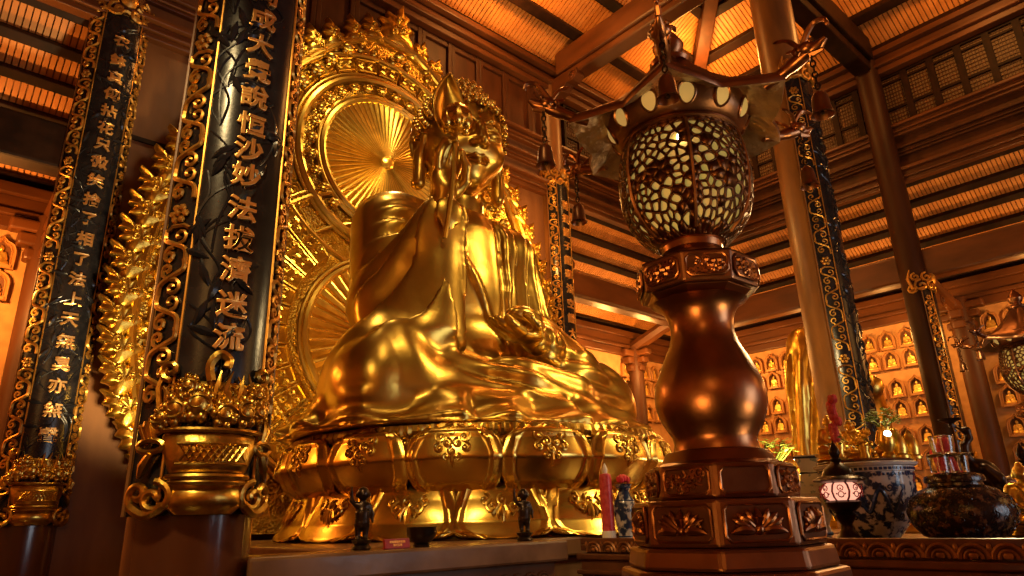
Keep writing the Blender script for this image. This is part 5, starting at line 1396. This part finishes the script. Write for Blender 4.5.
# ------------------------------------------------------------------ niche walls: arched niches each with its own seated figure
ORD = ['first','second','third','fourth','fifth','sixth','seventh','eighth','ninth','tenth','eleventh','twelfth','thirteenth','fourteenth','fifteenth','sixteenth','seventeenth','eighteenth','nineteenth','twentieth','twenty-first','twenty-second']
def arch(w_,h_,n_=7):
    P = [(-w_,0),(-w_,h_*.52)]
    P += [(p[0],p[2]) for p in bez((-w_,0,h_*.52),(-w_*.95,0,h_*.80),(-w_*.30,0,h_*.86),n_)][1:]
    P += [(0,h_)]
    return P+[(-x,z) for x,z in P[-2::-1]]
def niche_proto():
    t = thing('wall_niche','small gilded arched niche','niche',(0,0,0))
    o,i_ = arch(.185,.50),arch(.135,.41)
    i_ = [(x,z+.045) for x,z in i_]; n_ = len(o); mb = MB()
    vs = [(x,-.10,z) for x,z in o]+[(x,-.10,z) for x,z in i_]+[(x,0,z) for x,z in o]+[(x,0,z) for x,z in i_]
    fs = []
    for k in range(n_):
        j = (k+1)%n_; fs += [(k,j,n_+j,n_+k),(2*n_+k,k,j,2*n_+j)[::-1],(n_+k,n_+j,3*n_+j,3*n_+k)]
    mb.add(vs,fs); mb.tube([(x,-.105,z) for x,z in o],.014,4,True); mb.tube([(x,-.105,z) for x,z in i_],.010,4,True)
    mb.build('frame', NICHF, t, 0)
    mb = MB(); mb.add([(x,-.006,z) for x,z in i_],[tuple(range(n_))]); mb.build('back', NICHE, t, 0)
    mb = MB(); mb.box(-.15,.15,-.13,-.0,0,.045).box(-.11,.11,-.115,-.02,.045,.06); mb.build('sill', NICHF, t, 0)
    s = thing('niche_statuette','tiny seated figure','statuette',(0,0,0))
    mb = MB(); mb.add([(a*.46,b*.22-.055,c*.50+.055) for a,b,c in SS.v],SS.f); mb.build('body', NICHG, s, 60)
    return t,s
NP,NSP = niche_proto(); first = [True]
def put(x,y,z,rz,where):
    if first[0]: a,b = NP,NSP; first[0] = False
    else: a,b = copy_tree(NP),copy_tree(NSP)
    for o in (a,b): o.location = (x,y,z); o.rotation_euler.z = rz
    a['label'] = 'small arched niche, '+where; b['label'] = 'tiny gilt figure in niche, '+where
    a['group'] = 'gilded wall niches'; b['group'] = 'tiny gilt figures in the wall niches'
ROWS = [5.42,4.92,4.20,3.68,3.02,2.46,1.90]
cols = [3.0+.455*k for k in range(20)]
near = [y for y in cols if y < 4.1][::-1]; far = [y for y in cols if 4.85 < y < 11.9]
for r_,z in enumerate(ROWS):
    rn = 'top row' if r_ == 0 else ORD[r_]+' row down'
    for i,y in enumerate(near): put(OX,y,z,-PI/2,'right wall, %s, %s right of the pilaster'%(rn,ORD[i]))
    for i,y in enumerate(far): put(OX,y,z,-PI/2,'right wall, %s, %s left of the pilaster'%(rn,ORD[i]))
for r_,z in enumerate(ROWS[:3]):
    rn = 'top row' if r_ == 0 else ORD[r_]+' row down'
    for i in range(6): put(17.9-.455*i,OY,z,0,'back wall, %s, %s from the right corner'%(rn,ORD[i]))
for r_,z in enumerate(ROWS[:2]):
    put(.72,OY,z,0,'back wall at the left picture edge, %s'%('upper one' if r_==0 else 'lower one'))

# ------------------------------------------------------------------ light
def lamp(kind, name, loc, energy, col, size=.3, target=None, spot=60, blend=.5, sy=None):
    l = bpy.data.lights.new(name, kind); l.energy = energy; l.color = col
    o = bpy.data.objects.new(name, l); COL.objects.link(o); o.location = loc
    if kind == 'AREA':
        l.size = size
        if sy: l.shape = 'RECTANGLE'; l.size_y = sy
    else: l.shadow_soft_size = size
    if kind == 'SPOT': l.spot_size = R(spot); l.spot_blend = blend
    if target: o.rotation_euler = (Vector(target)-Vector(loc)).to_track_quat('-Z','Y').to_euler()
    return o
WARM = (1,.40,.08); AMB = (1,.47,.11); YEL = (1,.70,.30)
for y in (0.5,2.6,5.6,7.6,9.8): lamp('POINT','aisle_lamp',(17.2,y,5.4),88,AMB,.15)
for x in (11.9,13.6,15.3): lamp('POINT','aisle_lamp',(x,11.3,5.6),110,AMB,.15)
for x in (-2.5,.25): lamp('POINT','aisle_lamp',(x,11.1,5.0),230,WARM,.15)
for p in ((13.4,7.4,12.2),(8.0,8.0,12.2),(13.6,2.0,12.2)): lamp('POINT','cornice_lamp',p,215,WARM,.2)
lamp('SPOT','altar_spot',(9.8,1.2,9.5),850,YEL,.25,(6.2,6.0,2.2),46)
lamp('SPOT','altar_spot',(3.0,1.0,10.5),300,YEL,.25,(5.0,7.0,5.0),40)
lamp('POINT','rear_fill',(9.0,8.8,2.4),200,YEL,.2); lamp('SPOT','halo_fill',(2.2,7.2,1.8),900,YEL,.2,(2.9,9.4,4.6),85)  # added, unseen: fill behind the throne and on the mandorla's left
lamp('POINT','rear_fill',(9.2,8.5,7.4),170,AMB,.2); lamp('POINT','rear_fill',(5.4,8.7,8.0),60,YEL,.15)  # added, unseen: brighten the rear wall and the head halo
lamp('SPOT','halo_fill',(4.0,7.6,11.0),300,YEL,.2,(4.0,9.4,6.0),80)  # unseen spot added to brighten the mandorla from above
lamp('POINT','table_light',(7.8,2.2,4.4),170,YEL,.2)
lamp('AREA','open_doorway',(9,-8.9,2.5),240,(.80,.88,1),4.8,(5,0,2.8),sy=4.8)
lamp('SPOT','pillar_fill',(-1.5,1.0,7.0),800,YEL,.3,(1.4,4.2,2.5),45)  # unseen spot added to brighten the near pillar's gilt carving
for p,e in (((-6,-5,6.5),230),((14,-6,6.5),180)): lamp('POINT','nave_fill',p,e,AMB,1.6)  # warm fill added out of view for the metals to reflect
lamp('SPOT','lantern_fill',(-.9,.6,1.2),300,AMB,.8,(2.7,1.7,3.3),50)  # unseen spot added to lift the lantern's eave underside
lamp('SPOT','lantern_fill',(4.3,-1.4,1.2),170,YEL,.7,(2.9,1.6,3.4),45)  # matching added fill from the lantern's right
lamp('POINT','crystal_lamp_light',(gx-.25,gy-.22,2.0),45,YEL,.08)
W = bpy.data.worlds.new('hall_ambience'); S.world = W; W.use_nodes = True
W.node_tree.nodes['Background'].inputs['Color'].default_value = (1,.36,.08,1); W.node_tree.nodes['Background'].inputs['Strength'].default_value = .035
S.view_settings.view_transform = 'Standard'; S.view_settings.look = 'None'; S.view_settings.gamma = 1; S.view_settings.exposure = .15
S.view_settings.use_curve_mapping = False
S.cycles.use_denoising = True; S.cycles.max_bounces = 6; S.cycles.sample_clamp_indirect = 6
